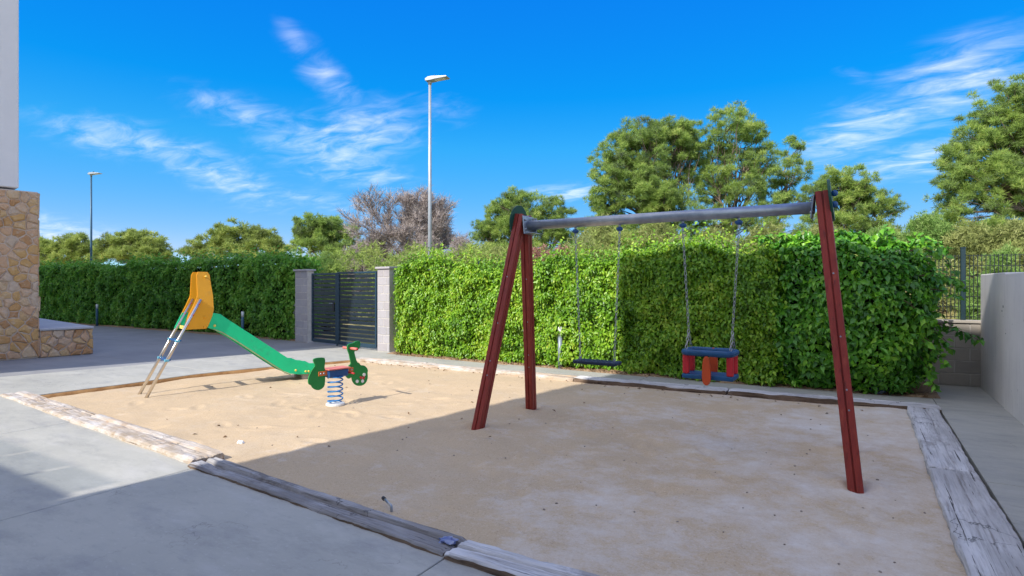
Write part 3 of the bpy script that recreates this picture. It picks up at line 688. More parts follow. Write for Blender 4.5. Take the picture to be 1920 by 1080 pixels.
col = empty('stone_column', (wall_line(BC), BC, 0), -wang); tag(col, 'tall ochre rubble stone wall end under the white wall at the left edge', 'stone wall')
box('core', (-.72, -1.6, 1.82), (1.36, 3.2, 3.66), MT['stone_mortar'], col, bev=.02)
stone_face(col, 3.1, 3.62, .205, 11, lambda u, v, d: (-.040 + d, -3.1 + u, .02 + v))
stone_face(col, 1.34, 3.62, .32, 12, lambda u, v, d: (-.03 - u, .0 + d - .012, .02 + v))
ter = empty('raised_terrace', (wall_line(BT), BT, 0), -wang); tag(ter, 'low stone faced terrace with pale top beside the tall stone wall', 'terrace')
TL = BT - BC
box('core', (-3.03, -TL / 2 - .02 + .0, .30), (5.96, TL - .06, .60), MT['stone_mortar'], ter, bev=.01)
stone_face(ter, TL - .02, .60, .19, 21, lambda u, v, d: (-.04 + d, -TL + .02 + u, .0 + v))
stone_face(ter, 5.9, .60, .28, 22, lambda u, v, d: (-.05 - u, -.055 + d, .0 + v))
box('top_slab', (-3.0, -TL / 2 + .0, .622), (6.04, TL + .0, .045), MT['terrace_top'], ter, bev=.006)

lb = empty('white_building', (wall_line(BW), BW, 0), -wang); tag(lb, 'plain white rendered building corner at the top left edge', 'building')
box('wall', (-4.6, -5.5, 6.85), (9.0, 11.0, 6.3), MT['render'], lb, bev=.02)
box('ground_floor_wall', (-5.4, -6.6, 1.8), (7.6, 8.4, 3.6), MT['render'], lb, bev=.02)
def shade_roof_slab():
    # unseen eaves, skewed off the wall so that their edge draws the driveway's shade line
    z0, z1 = 10.0, 10.22; k = .307
    base = [(-15.4, -8.35), (-13.4, -1.9)]
    def ea(b): return -15.4 + (b + 8.35) * (2.0 / 6.45)
    poly = [(-40, -14), (ea(-14), -14), (ea(1.6), 1.6), (wall_line(1.7) + .1, 1.75), (wall_line(BW) + .02, BW + .02), (-40, BW + 2.5)]
    bm = bmesh.new(); vs = [bm.verts.new((x, y, z0)) for x, y in poly]; f = bm.faces.new(vs)
    for g_ in bmesh.ops.extrude_face_region(bm, geom=[f])['geom']:
        if isinstance(g_, bmesh.types.BMVert): g_.co.z = z1
    o = from_bm('shade_roof_slab', bm, MT['render']); mi = Matrix.Rotation(-wang, 4, 'Z'); mw = Matrix.Translation(lb.location) @ mi
    o.data.transform(mw.inverted()); o.parent = lb
shade_roof_slab()
for b in (-13.0, -9.0):
    o = box('roof_column', (0, 0, 5.0), (.4, .4, 10.0), MT['render'], None, bev=.01)
    mw = Matrix.Translation(lb.location) @ Matrix.Rotation(-wang, 4, 'Z'); o.data.transform(mw.inverted() @ Matrix.Translation((-16.4, b, 0))); o.parent = lb

# ------------------------------------------------------------------ apartment block behind the viewpoint (its shade lies over the pit)
FB = -4.0; TANL = SY / math.tan(EL)            # ground reach of a shadow in Y, per metre of height
EDGE_A = -5.07 - .162 * (2.11 - FB)
HT = (10.2 - FB) / TANL + 2.02
ab = empty('apartment_block', (4, FB, 0)); tag(ab, 'white apartment block behind the viewpoint, known by the shade it casts', 'building')
box('wall', ((EDGE_A + 3.6) / 2 - 4, -4.0, HT / 2), (3.6 - EDGE_A, 8.0, HT), MT['render'], ab, bev=.02)
for fl in range(4):
    for k in range(3):
        x = EDGE_A + 1.6 + k * 3.2 - 4; z = 1.5 + fl * 3.1
        w_ = box('window', (x, .01, z), (1.5, .06, 1.4), MT['frame_dark'], ab, bev=.004)
        o = box('pane', (x, .045, z), (1.36, .012, 1.26), MT['window'], w_, bev=0)
PZ = (2.0 - FB) / TANL
an = empty('terrace_annex', (-9, FB, 0)); tag(an, 'low white annex with glass balustrade behind the viewpoint', 'building')
box('wall', ((EDGE_A - 13) / 2 + 9 - .01, -4.0, PZ / 2), (EDGE_A + 13 - .02, 8.0, PZ), MT['render'], an, bev=.015)
xg = EDGE_A - .12
while xg > -12.6:
    box('glass_panel', (xg - .40 + 9, -.03, PZ + .145), (.80, .012, .27), MT['glass'], an, bev=0)
    box('clamp', (xg - .82 + 9, -.03, PZ + .03), (.045, .05, .10), MT['galv'], an, bev=.003)
    xg -= .855

# ------------------------------------------------------------------ swing frame
sf = empty('swing_frame', (-1.88, 6.0, 0)); tag(sf, 'red brown timber A frame swing stand with grey steel beam', 'swing frame')
BZ = 2.32
def leg(foot, topp):
    foot, topp = Vector(foot), Vector(topp); t = (topp - foot).normalized()
    x = (Vector((1, 0, 0)) - t * t.x).normalized(); y = t.cross(x); h = .056; g_ = .007; c_ = .006
    sec = []
    for q in range(4):
        cs, sn = math.cos(q * math.pi / 2), math.sin(q * math.pi / 2)
        for (u, v) in ((h, -h + c_), (h, -g_), (h - .014, -g_ * .4), (h - .014, g_ * .4), (h, g_), (h, h - c_), (h - c_, h)): sec.append((u * cs - v * sn, u * sn + v * cs))
    n = len(sec); segs = 2; v = []; f = []
    for k in range(segs + 1):
        p = foot + (topp - foot) * k / segs
        v += [p + x * a_ + y * b_ for a_, b_ in sec]
    for k in range(segs):
        for i in range(n): f.append((k * n + i, k * n + (i + 1) % n, (k + 1) * n + (i + 1) % n, (k + 1) * n + i))
    f.append(tuple(range(segs * n, (segs + 1) * n))); f.append(tuple(range(n - 1, -1, -1)))
    o = mesh('leg', v, f, MT['mahogany'], sf)
    for frac in (.30, .36, .52, .72):
        p = foot + (topp - foot) * frac; sgn = -1 if foot.y < 0 else 1
        disc('bolt', p + y * (-.057 if y.y > 0 else .057) * 1 + x * .018, y, .008, .006, MT['galv'], o, 8, 0)
    return o
for s_, fa, ta in ((-1, -3.76, -3.50), (1, -.02, -.31)):
    for t_ in (-1, 1):
        leg((fa + 1.88 - (.05 if s_ > 0 and t_ > 0 else 0), t_ * .665, -.25), (ta + 1.88 + (0), t_ * .055 + (0), 2.445))
    lean = Vector((ta - fa, 0, 2.6)).normalized(); nrm = Vector((lean.z * s_, 0, -lean.x * s_)).normalized()
    c_ = Vector((ta + 1.88, 0, 2.37)) + nrm * .070
    disc('end_disc', c_, nrm, .195, .022, MT['green_disc'], sf, 40, .004)
    for zo in (-.045, .055): ball('bolt_cap', c_ + nrm * .028 + Vector((0, -.03, zo)), .03, MT['blue_plastic'], sf, (1, 1, 1))
    # steel shoe that carries the beam
    bi = Vector((ta + 1.88 - s_ * .075, 0, BZ))
    bm = bmesh.new(); add_box(bm, bi, (.012, .26, .22), Matrix.Rotation(-lean.x * 1.0, 3, 'Y'), .003)
    if s_ < 0: add_box(bm, bi + Vector((-s_ * .055, 0, -.098)), (.11, .20, .010), None, .002); add_box(bm, bi + Vector((-s_ * .04, .068, .0)), (.07, .010, .18), None, .002)
    sh_ = from_bm('beam_shoe', bm, MT['galv'], sf)
    for y_ in (-.09, .09):
        for z_ in (-.05, .06): ball('bolt', bi + Vector((-s_ * .012, y_, z_)), .013, MT['galv'], sh_)
bm = bmesh.new(); add_tube(bm, [(-3.44 + 1.88, 0, BZ), (-.37 + 1.88, 0, BZ)], .056, 28); from_bm('beam', bm, MT['galv'], sf, smooth=True)

def add_link(bm, c, t, side, L=.050, W_=.024, r=.0036):
    up = t.cross(side); pts = []
    for k in range(10):
        a_ = 2 * math.pi * k / 10; pts.append(c + t * (math.cos(a_) * (L / 2)) + side * (math.sin(a_) * W_ / 2))
    rings = []
    for k, p in enumerate(pts):
        tan = (pts[(k + 1) % 10] - pts[k - 1]).normalized(); nx_ = up; ny_ = tan.cross(nx_)
        rings.append([bm.verts.new(p + nx_ * r * math.cos(q * math.pi / 2) + ny_ * r * math.sin(q * math.pi / 2)) for q in range(4)])
    for k in range(10):
        A, B = rings[k], rings[(k + 1) % 10]
        for q in range(4): bm.faces.new((A[q], A[(q + 1) % 4], B[(q + 1) % 4], B[q]))
def chain(p0, p1, parent):
    p0, p1 = Vector(p0), Vector(p1); L = (p1 - p0).length; t = (p1 - p0) / L; n = int(L / .042); bm = bmesh.new()
    s1 = t.cross(Vector((0, 1, 0))).normalized(); s2 = t.cross(s1)
    for k in range(n): add_link(bm, p0 + t * (k + .5) * L / n, t, (s1 * .7 + s2 * .7).normalized() if k % 2 else (s1 * .7 - s2 * .7).normalized())
    return from_bm('chain', bm, MT['chain'], parent)
def hanger(x, parent):
    bm = bmesh.new(); add_tube(bm, [(x, 0, BZ - .045), (x, 0, BZ - .085)], .013, 10); from_bm('hanger_pin', bm, MT['galv'], parent, True)
    h_ = ball('hanger_housing', (x, 0, BZ - .100), .034, MT['blue_plastic'], parent, (1.15, 1, .75))
    bm = bmesh.new(); add_tube(bm, [(x, 0, BZ - .11), (x, 0, BZ - .155)], .011, 8); from_bm('shackle', bm, MT['galv'], h_)
    return Vector((x, 0, BZ - .15))
fs = empty('flat_swing', (-2.54, 6.0, 0)); tag(fs, 'flat dark blue swing seat hanging on two chains', 'swing')
for sx in (-1, 1):
    p = hanger(sx * .266, fs); chain(p, (sx * .205, 0, .775), fs)
    bm = bmesh.new(); add_box(bm, (sx * .205, 0, .765), (.03, .012, .045), None, .003); from_bm('seat_shackle', bm, MT['galv'], fs)
bm = bmesh.new(); add_box(bm, (0, 0, .735), (.52, .20, .038), None, .015, 3); from_bm('seat', bm, MT['navy_rubber'], fs)
bm = bmesh.new()
for k in range(9): add_box(bm, (-.16 + k * .04, 0, .7555), (.012, .15, .005))
from_bm('grip_rib', bm, MT['navy_rubber'], fs)
ts = empty('toddler_swing', (-1.31, 6.0, 0)); tag(ts, 'blue toddler swing seat with red posts and orange leg guards', 'swing')
for sx in (-1, 1):
    p = hanger(sx * .274, ts); q = Vector((sx * .215, 0, 1.14)); chain(p, q, ts)
    for sy in (-1, 1): chain(q, (sx * .215, sy * .10, .955), ts)
def ring_pts(hx, hy, r, n=6):
    out = []
    for q, (cx, cy) in enumerate(((hx - r, hy - r), (-hx + r, hy - r), (-hx + r, -hy + r), (hx - r, -hy + r))):
        for k in range(n + 1): a_ = math.pi / 2 * (q + k / n); out.append((cx + r * math.cos(a_), cy + r * math.sin(a_)))
    return out
bm = bmesh.new(); rp = ring_pts(.235, .155, .07); R_ = []
for k, (x, y) in enumerate(rp):
    nrm = Vector((rp[(k + 1) % len(rp)][1] - rp[k - 1][1], -(rp[(k + 1) % len(rp)][0] - rp[k - 1][0]), 0)).normalized()
    R_.append([bm.verts.new(Vector((x, y, .925)) + nrm * .030 * math.cos(q * math.pi / 4) + Vector((0, 0, 1)) * .031 * math.sin(q * math.pi / 4)) for q in range(8)])
for k in range(len(R_)):
    A, B = R_[k], R_[(k + 1) % len(R_)]
    for q in range(8): bm.faces.new((A[q], A[(q + 1) % 8], B[(q + 1) % 8], B[q]))
from_bm('guard_ring', bm, MT['blue_rubber'], ts, True)
bm = bmesh.new(); add_box(bm, (0, 0, .685), (.50, .29, .048), None, .016, 3); from_bm('seat', bm, MT['blue_rubber'], ts)
for sx in (-1, 1):
    for sy in (-1, 1):
        bm = bmesh.new(); add_box(bm, (sx * .212, sy * .108, .805), (.066, .062, .20), None, .018, 3); from_bm('corner_post', bm, MT['red_plastic'], ts)
pet = [(-.022, .90), (.022, .90), (.034, .83), (.043, .75), (.042, .67), (.030, .625), (0, .608), (-.030, .625), (-.042, .67), (-.043, .75), (-.034, .83)]
for y_, zo in ((-.165, 0), (.155, .055)):
    o = prism('leg_guard', smooth_outline(pet, 1), y_ - .02, y_ + .02, MT['orange_rubber'], ts, bev=.012); o.location = (0, 0, zo)

# ------------------------------------------------------------------ slide (local X along its run, Y towards the far side)
sl = empty('slide', (-8.93, 4.38, -.03), math.atan2(.958, .287)); tag(sl, 'green children slide with yellow hood and steel ladder', 'slide')
WD = .45
def lean_in(sign, off):
    def f(t, y, z):
        zb = 1.40 - (t - .709) * .80        # the hood bends inwards above this line
        return (t, off + sign * (y + max(0, z - zb) * .18), z)
    return f
def hood(sign, off, name='hood_panel'):
    bm = bmesh.new(); cols = []
    # grid between left and right outline so that the bend has vertices
    zs = [.955, 1.0, 1.08, 1.16, 1.20, 1.24, 1.28, 1.32, 1.36, 1.40, 1.44, 1.48, 1.56, 1.64, 1.72, 1.79, 1.825, 1.84]
    lefts = [(.958, .51), (1.14, .522), (1.32, .604), (1.457, .662), (1.80, .664), (1.84, .69)]; rights = [(.95, .785), (.99, .812), (1.13, .868), (1.245, .896), (1.478, .894), (1.642, .873), (1.80, .86), (1.84, .83)]
    f = lean_in(sign, off)
    for th_ in (-.011, .011):
        grid = []
        for z in zs:
            l = np.interp(z, *zip(*lefts)); r = np.interp(z, *zip(*rights)); grid.append([bm.verts.new(f(l + (r - l) * k / 8, th_, z)) for k in range(9)])
        cols.append(grid)
        for j in range(len(zs) - 1):
            for k in range(8): bm.faces.new((grid[j][k], grid[j][k + 1], grid[j + 1][k + 1], grid[j + 1][k]))
    A, B = cols; nz_ = len(zs)
    per = [(0, k) for k in range(9)] + [(j, 8) for j in range(1, nz_)] + [(nz_ - 1, k) for k in range(7, -1, -1)] + [(j, 0) for j in range(nz_ - 2, 0, -1)]
    for i in range(len(per)):
        (j, k), (j2, k2) = per[i], per[(i + 1) % len(per)]; bm.faces.new((A[j][k], A[j2][k2], B[j2][k2], B[j][k]))
    bmesh.ops.recalc_face_normals(bm, faces=bm.faces)
    es = [e for e in bm.edges if len(e.link_faces) == 2 and e.calc_face_angle(0) > 1.2]; bmesh.ops.bevel(bm, geom=es, offset=.005, segments=2, affect='EDGES')
    return from_bm(name, bm, MT['yellow_board'], sl)
hood(1, 0); hood(-1, WD)
tube('grab_peg', [(.793, .075, 1.768), (.793, .0, 1.768)], .013, MT['yellow_cap'], sl, 8)
chute = [(.86, 1.205), (.995, 1.174), (1.071, 1.113), (2.066, .383), (2.13, .352), (2.27, .335), (2.40, .272), (2.52, .26), (2.62, .20), (2.58, .105), (2.44, .085), (2.258, .09), (2.104, .118), (2.004, .168), (1.795, .319), (1.248, .737), (1.027, .892), (.898, .95), (.82, .965)]
for y_ in (.018, WD - .018): prism('chute_side', chute, y_ - .011, y_ + .011, MT['green_board'], sl, bev=.004)
fl = [(.53, 1.0), (.84, .998), (.975, .972), (1.07, .91), (2.02, .20), (2.12, .155), (2.28, .135), (2.55, .13)]
bm = bmesh.new(); pv = None
for t_, z_ in fl:
    r_ = [bm.verts.new((t_, y, z_ + dz)) for y, dz in ((.030, 0), (WD - .030, 0), (WD - .030, -.012), (.030, -.012))]
    if pv:
        for k in range(4): bm.faces.new((pv[k], pv[(k + 1) % 4], r_[(k + 1) % 4], r_[k]))
    else: bm.faces.new(r_)
    pv = r_
bm.faces.new(pv[::-1]); from_bm('chute_bed', bm, MT['galv'], sl)
tube('bottom_edge', [(.90, .016, .940), (1.027, .016, .880), (1.248, .016, .723), (1.795, .016, .305), (2.004, .016, .152), (2.104, .016, .102)], .010, MT['board_core'], sl, 6)
for t_, z_ in ((.909, .998), (2.188, .170), (2.361, .135), (2.414, .130)):
    for y_, s_ in ((.0, -1), (WD, 1)): ball('bolt_cap', (t_, y_ + s_ * .001, z_), .020, MT['yellow_cap'], sl, (1, .7, 1))
for t_, z_ in ((.765, 1.135), (.765, .985)): ball('hood_bolt', (t_, -.012, z_), .022, MT['yellow_board'], sl, (1, .6, 1))
for y_ in (.07, WD - .07): box('foot_block', (2.39, y_, .0), (.14, .07, .22), MT['sleeper_sandy'], sl, bev=.006)
for y_ in (-.030, WD + .006):
    tube('ladder_rail', [(-.070, y_, -.12), (.703, y_, 1.415)], .023, MT['steel_rail'], sl, 12)
    for z_ in (1.345, 1.18, 1.02): ball('rail_screw', (.70 * z_ / 1.40 + .01, y_ - .017, z_), .010, MT['red_plastic'], sl)
for z_ in (.51, .79):
    t_ = .70 * z_ / 1.40 - .008
    st = box('step', (t_ + .02, (WD - .024) / 2, z_), (.085, WD - .03, .022), MT['blue_plastic'], sl, bev=.004)
    for y_ in (-.030, WD + .006):
        bm = bmesh.new(); add_box(bm, (t_, y_, z_), (.062, .052, .036), None, .008, 2); from_bm('rail_clamp', bm, MT['teal'], st)
prism('rear_cheek', [(.55, 1.20), (.64, 1.20), (.57, .955), (.44, .955)], WD - .012, WD + .008, MT['green_board'], sl, bev=.003)
box('platform_edge', (.525, WD / 2, .975), (.03, WD - .06, .05), MT['yellow_cap'], sl, bev=.004)

# ------------------------------------------------------------------ spring rider
sr = empty('spring_rider', (-6.13, 5.42, -.03), math.atan2(SY, SX)); tag(sr, 'green board spring rider on a blue coil spring', 'spring rider')
rear = [(-.335, .656), (-.284, .67), (-.173, .664), (-.158, .639), (-.158, .588), (-.169, .536), (-.158, .481), (-.158, .306), (-.181, .262), (-.24, .234), (-.298, .245), (-.342, .277), (-.363, .317), (-.396, .33), (-.406, .377), (-.392, .441), (-.363, .497), (-.327, .539), (-.301, .569), (-.327, .618)]
front = [(.181, .797), (.222, .818), (.286, .824), (.327, .847), (.377, .846), (.398, .823), (.398, .788), (.368, .727), (.344, .705), (.294, .709), (.311, .64), (.339, .553), (.385, .527), (.402, .497), (.46, .491), (.502, .458), (.528, .412), (.516, .378), (.524, .32), (.511, .264), (.469, .219), (.402, .204), (.335, .218), (.286, .257), (.262, .309), (.257, .351), (.213, .328), (.181, .346), (.15, .398), (.166, .452), (.205, .51), (.246, .534), (.23, .605), (.213, .677), (.186, .734)]
prism('rear_panel', smooth_outline(rear, 1), -.010, .010, MT['grass_green_board'], sr, bev=.003)
fp = prism('front_panel', smooth_outline(front, 1), -.010, .010, MT['grass_green_board'], sr, bev=.003)
for t_, z_ in ((.34, .278), (.43, .271), (.457, .359)): disc('white_spot', (t_, -.0125, z_), (0, 1, 0), .024, .006, MT['white_paint'], fp, 16, 0)
prism('red_bow', [(.375, .335), (.40, .30), (.418, .312), (.45, .29), (.47, .325), (.455, .35), (.425, .328), (.40, .345)], -.0150, -.0102, MT['red_plastic'], fp, bev=0)
disc('pink_knot', (.42, -.0165, .318), (0, 1, 0), .012, .006, MT['pink_board'], fp, 10, 0)
tube('handlebar', [(.235, -.17, .752), (.235, .17, .752)], .0135, MT['red_plastic'], sr, 10)
for y_ in (-1, 1): tube('grip', [(.235, y_ * .025, .752), (.235, y_ * .165, .752)], .0185, MT['pink_board'], sr, 12)
tube('foot_bar', [(.20, -.15, .42), (.20, .15, .42)], .012, MT['red_plastic'], sr, 8)
bm = bmesh.new(); add_box(bm, (.012, 0, .500), (.34, .20, .018), None, .006, 2); from_bm('seat', bm, MT['pink_board'], sr)
bm = bmesh.new(); add_box(bm, (.012, 0, .438), (.29, .15, .100), None, .008, 2); from_bm('seat_block', bm, MT['blue_plastic'], sr)
for t0, t1, z_ in ((-.262, -.135, .452), (.155, .272, .455)):
    for y_ in (-.0165, .0165):
        o = prism('joint_plate', [(t0, z_ - .030), (t1, z_ - .030), (t1, z_ + .030), (t0, z_ + .030)], y_ - .006, y_ + .006, MT['orange_edge'], sr, bev=.003)
        for tt in ((t0 + .03, t0 + .075) if t0 < 0 else (t0 + .03, t1 - .03)): ball('bolt', (tt, y_ * 1.45, z_), .013, MT['galv'], o)
bm = bmesh.new(); turns = 5.5; pts = []
for k in range(int(turns * 20) + 1):
    u = k / (turns * 20); a_ = 2 * math.pi * turns * u; pts.append((.0 + .098 * math.cos(a_), .098 * math.sin(a_), .03 + .35 * u))
add_tube(bm, pts, .0095, 8); from_bm('coil_spring', bm, MT['spring_blue'], sr, True)
disc('base_plate', (0, 0, .012), (0, 0, 1), .125, .03, MT['white_paint'], sr, 24, .004)
disc('top_plate', (0, 0, .386), (0, 0, 1), .11, .012, MT['spring_blue'], sr, 24, .002)

# ------------------------------------------------------------------ bollard lights and street lamps
def bollard(x, y, m, label, h=.80, z=0.0):
    e = empty('bollard_light', (x, y, z)); tag(e, label, 'bollard', 'slim bollard lights along the hedges')
    bm = bmesh.new(); add_tube(bm, [(0, 0, 0), (0, 0, h - .17)], .043, 20); from_bm('post', bm, MT[m], e, True)
    disc('base_flange', (0, 0, .005), (0, 0, 1), .06, .01, MT[m], e, 20, .002)
    bm = bmesh.new(); add_tube(bm, [(0, 0, h - .17), (0, 0, h - .012)], .041, 20); from_bm('diffuser', bm, MT['opal'], e, True)
    disc('cap', (0, 0, h - .006), (0, 0, 1), .043, .014, MT['opal'], e, 20, .003)
bollard(-4.97, 9.93, 'bollard_grey', 'grey bollard light with white top in front of the sunlit hedge')
x, y = at(182, 22.6); bollard(x, y, 'bollard_blue', 'dark blue bollard light by the shaded hedge, nearer the stone wall', .86)
x, y = at(455, 17.6); bollard(x, y, 'bollard_blue', 'dark blue bollard light just behind the green slide', .80)
def lamp(x, d, ytop, label, rz, pm='grey_metal'):
    a, b = at(x, d); z0 = terrain_z(a, b); h = hz(ytop, d) - z0
    e = empty('street_lamp', (a, b, z0), rz); tag(e, label, 'street lamp', 'tall street lamps beyond the hedges')
    bm = bmesh.new(); add_tube(bm, [(0, 0, 0), (0, 0, h * .55), (0, 0, h - .1)], [.068, .056, .042], 16); from_bm('pole', bm, MT[pm], e, True)
    tube('spigot', [(0, 0, h - .14), (0, 0, h + .02)], .058, MT['grey_metal'], e, 14)
    hd = [(-.10, -.05), (-.11, .02), (-.02, .07), (.12, .075), (.60, .03), (.64, .005), (.60, -.015), (.25, -.03), (.06, -.05)]
    o = prism('lamp_head', hd, -.13, .13, MT['grey_metal'], e, bev=.012); o.location = (0, 0, h)
    bm = bmesh.new(); add_box(bm, (.36, 0, -.028), (.36, .19, .012), Matrix.Rotation(R(-3), 3, 'Y'), .003); o2 = from_bm('light_panel', bm, MT['opal'], o)
    disc('sensor', (.16, 0, .095), (0, 0, 1), .035, .06, MT['dark_plastic'], o, 12, .006)
lamp(806, 17.8, 150, 'tall grey street lamp behind the sunlit hedge near the gate', TH - .35)
lamp(171, 32.8, 326, 'farther small street lamp behind the shaded hedge', TH - .2, 'bollard_blue')

# ------------------------------------------------------------------ foliage
def soup(name, V, F, tint, m, parent=None, per=None):
    """V (n,3), F (k,3) triangle soup with a value per vertex"""
    me = bpy.data.meshes.new(name); me.vertices.add(len(V)); me.vertices.foreach_set('co', np.asarray(V, np.float32).ravel())
    me.loops.add(F.size); me.loops.foreach_set('vertex_index', F.astype(np.int32).ravel())
    me.polygons.add(len(F)); me.polygons.foreach_set('loop_start', np.arange(0, F.size, 3, dtype=np.int32)); me.polygons.foreach_set('loop_total', np.full(len(F), 3, np.int32))
    at_ = me.attributes.new('tint', 'FLOAT', 'POINT'); at_.data.foreach_set('value', np.asarray(tint, np.float32))
    me.materials.append(m); me.update(calc_edges=True)
    return put(bpy.data.objects.new(name, me), parent)
def norm(v): return v / np.maximum(np.linalg.norm(v, axis=-1, keepdims=True), 1e-9)
def leaves(P, Nn, L, Wd, rg, droop=.75, spread=.55):
    """pointed folded leaves at P facing Nn, hanging tips; returns V, F"""
    n = len(P); down = np.array([0, 0, -1.0])
    nn = norm(Nn + rg.normal(0, spread, (n, 3)))
    d = norm(down * droop + rg.normal(0, .42, (n, 3)) + nn * .35); d = norm(d - nn * np.sum(d * nn, 1, keepdims=True))
    s = np.cross(d, nn); Ls = L * (.45 + .85 * rg.random((n, 1)) ** .8); Ws = Wd * rg.uniform(.7, 1.2, (n, 1)) * .5
    base = P; tip = P + d * Ls - nn * Ls * .12
    m1 = P + d * Ls * .42 + s * Ws + nn * Ws * .45; m2 = P + d * Ls * .42 - s * Ws + nn * Ws * .45
    V = np.stack([base, m1, tip, m2], 1).reshape(-1, 3); i = np.arange(n)[:, None] * 4
    F = np.concatenate([i + [[0, 1, 2]], i + [[0, 2, 3]]], 0)
    return V, F
def vnoise(P, sc, seed=0):
    return np.array([mn.noise(Vector((p[0] * sc + seed, p[1] * sc, p[2] * sc))) for p in P])

def hedge(name, label, a0, a1, front, depth, top, n, L, Wd, m, rg, base=.05, lump=.10, group=None, notch=None, endcap=True):
    """front(a) -> Y of the front face, top(a) -> height"""
    e = empty(name, ((a0 + a1) / 2, front((a0 + a1) / 2) + depth / 2, 0)); off = np.array(e.location); tag(e, label, 'hedge', group)
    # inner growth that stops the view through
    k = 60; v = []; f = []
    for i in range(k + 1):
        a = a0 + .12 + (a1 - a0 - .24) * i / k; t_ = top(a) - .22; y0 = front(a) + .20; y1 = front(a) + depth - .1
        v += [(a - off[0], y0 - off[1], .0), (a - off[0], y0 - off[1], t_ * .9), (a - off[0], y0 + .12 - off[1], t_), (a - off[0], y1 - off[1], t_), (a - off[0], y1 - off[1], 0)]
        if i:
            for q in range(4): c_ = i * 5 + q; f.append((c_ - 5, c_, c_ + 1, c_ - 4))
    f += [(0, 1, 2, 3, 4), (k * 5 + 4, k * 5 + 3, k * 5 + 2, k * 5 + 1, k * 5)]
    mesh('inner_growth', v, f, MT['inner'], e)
    # stems
    bm = bmesh.new(); a = a0 + .3
    while a < a1 - .2:
        y = front(a) + .3; p = Vector((a, y, -.02)); q = p + Vector((random.uniform(-.15, .15), random.uniform(-.12, .05), top(a) * .55)); r_ = q + Vector((random.uniform(-.3, .3), random.uniform(-.2, .0), top(a) * .4))
        add_tube(bm, [p - Vector(off), q - Vector(off), r_ - Vector(off)], [.018, .013, .006], 5, False); a += random.uniform(.25, .5)
    from_bm('stems', bm, MT['twig'], e)
    nf = int(n * .70); nt = int(n * .20); ne = n - nf - nt
    a = rg.uniform(a0, a1, nf); tp = np.array([top(x) for x in a]); z = base + (tp - base) * rg.uniform(0, 1, nf) ** .92
    fr = np.array([front(x) for x in a]); P = np.stack([a, fr, z], 1)
    lm = vnoise(P, 2.1, 3) * lump + vnoise(P, 5.5, 9) * lump * .55
    P[:, 1] += -lm + np.abs(rg.normal(0, .085, nf)) - .03 + .10 * np.clip((z - tp + .25) / .25, 0, 1) ** 2 + .06 * np.clip(1 - z / .25, 0, 1)
    Nf = np.tile(np.array([0, -1.0, .28]), (nf, 1)); Nf[:, 0] += vnoise(P, 3.0, 40) * .6
    a = rg.uniform(a0, a1, nt); P2 = np.stack([a, np.array([front(x) for x in a]) + rg.uniform(.02, depth * .9, nt), np.array([top(x) for x in a])], 1)
    P2[:, 2] += vnoise(P2, 2.4, 5) * .12 + np.abs(rg.normal(0, .05, nt)) * np.where(rg.random(nt) < .3, 3.4, .6) - .05; N2 = np.tile(np.array([0, -.35, 1.0]), (nt, 1))
    parts = [P, P2]; ns = [Nf, N2]
    if endcap and ne:
        s_ = rg.integers(0, 2, ne); aa = np.where(s_ == 0, a0, a1); P3 = np.stack([aa + rg.normal(0, .07, ne), np.array([front(x) for x in aa]) + rg.uniform(0, depth, ne), rg.uniform(base, 1, ne) * np.array([top(x) for x in aa])], 1)
        parts.append(P3); ns.append(np.stack([np.where(s_ == 0, -1.0, 1.0), np.full(ne, -.2), np.full(ne, .2)], 1))
    P = np.concatenate(parts); Nn = np.concatenate(ns)
    if notch is not None: k_ = ~notch(P); P, Nn = P[k_], Nn[k_]
    V, F = leaves(P, Nn, L, Wd, rg); t_ = np.clip(.5 + vnoise(P, 1.3, 60) * .35 + vnoise(P, 6, 70) * .25 + rg.normal(0, .18, len(P)), 0, 1)
    o = soup('foliage', V - off, F, np.repeat(t_, 4), m, e); o['kind'] = 'stuff'
    return e
# sunlit hedge between the gate and the bush on the right
tops_px = [(738, 512, 13.3), (765, 494, 13.0), (800, 487, 12.6), (832, 494, 12.3), (850, 512, 12.1), (878, 494, 11.9), (915, 508, 11.7), (1000, 505, 11.2), (1025, 492, 11.0), (1045, 480, 10.9), (1075, 488, 10.7), (1100, 497, 10.6), (1150, 486, 10.4), (1190, 474, 10.2), (1240, 478, 10.0), (1270, 462, 9.9), (1320, 458, 9.8), (1360, 474, 9.7), (1400, 488, 9.6), (1440, 468, 9.5), (1475, 486, 9.5), (1520, 470, 9.5)]
ta_ = [col_a(x, 10.2) for x, y, d in tops_px]; tz_ = [hz(y, d + .35) for x, y, d in tops_px]
def top_r(a): return float(np.interp(a, ta_, tz_))
def front_r(a): return 9.98 - .16 * sstep(a, -3.6, -2.2)
hedge('hedge', 'tall leafy hedge behind the swings, sunlit left of the flat swing', -9.22, -1.15, front_r, .95, top_r, 78000, .078, .047, MT['leaf_r'], rng, lump=.20)
# shaded hedge on the left
def top_l(a): return 2.42 + .10 * nz3(a * .55, 3) + .09 * nz3(a * 1.7, 8) - .25 * math.exp(-((a + 25.6) / .8) ** 2)
def front_l(a): return 11.0 - .18 * sstep(a, -17, -15) + .10 * nz3(a * .6, 1)
hedge('hedge', 'dark green hedge in the shade left of the gate', -33.5, -14.12, front_l, 1.0, top_l, 52000, .115, .080, MT['leaf_l'], rng, lump=.2, endcap=True)

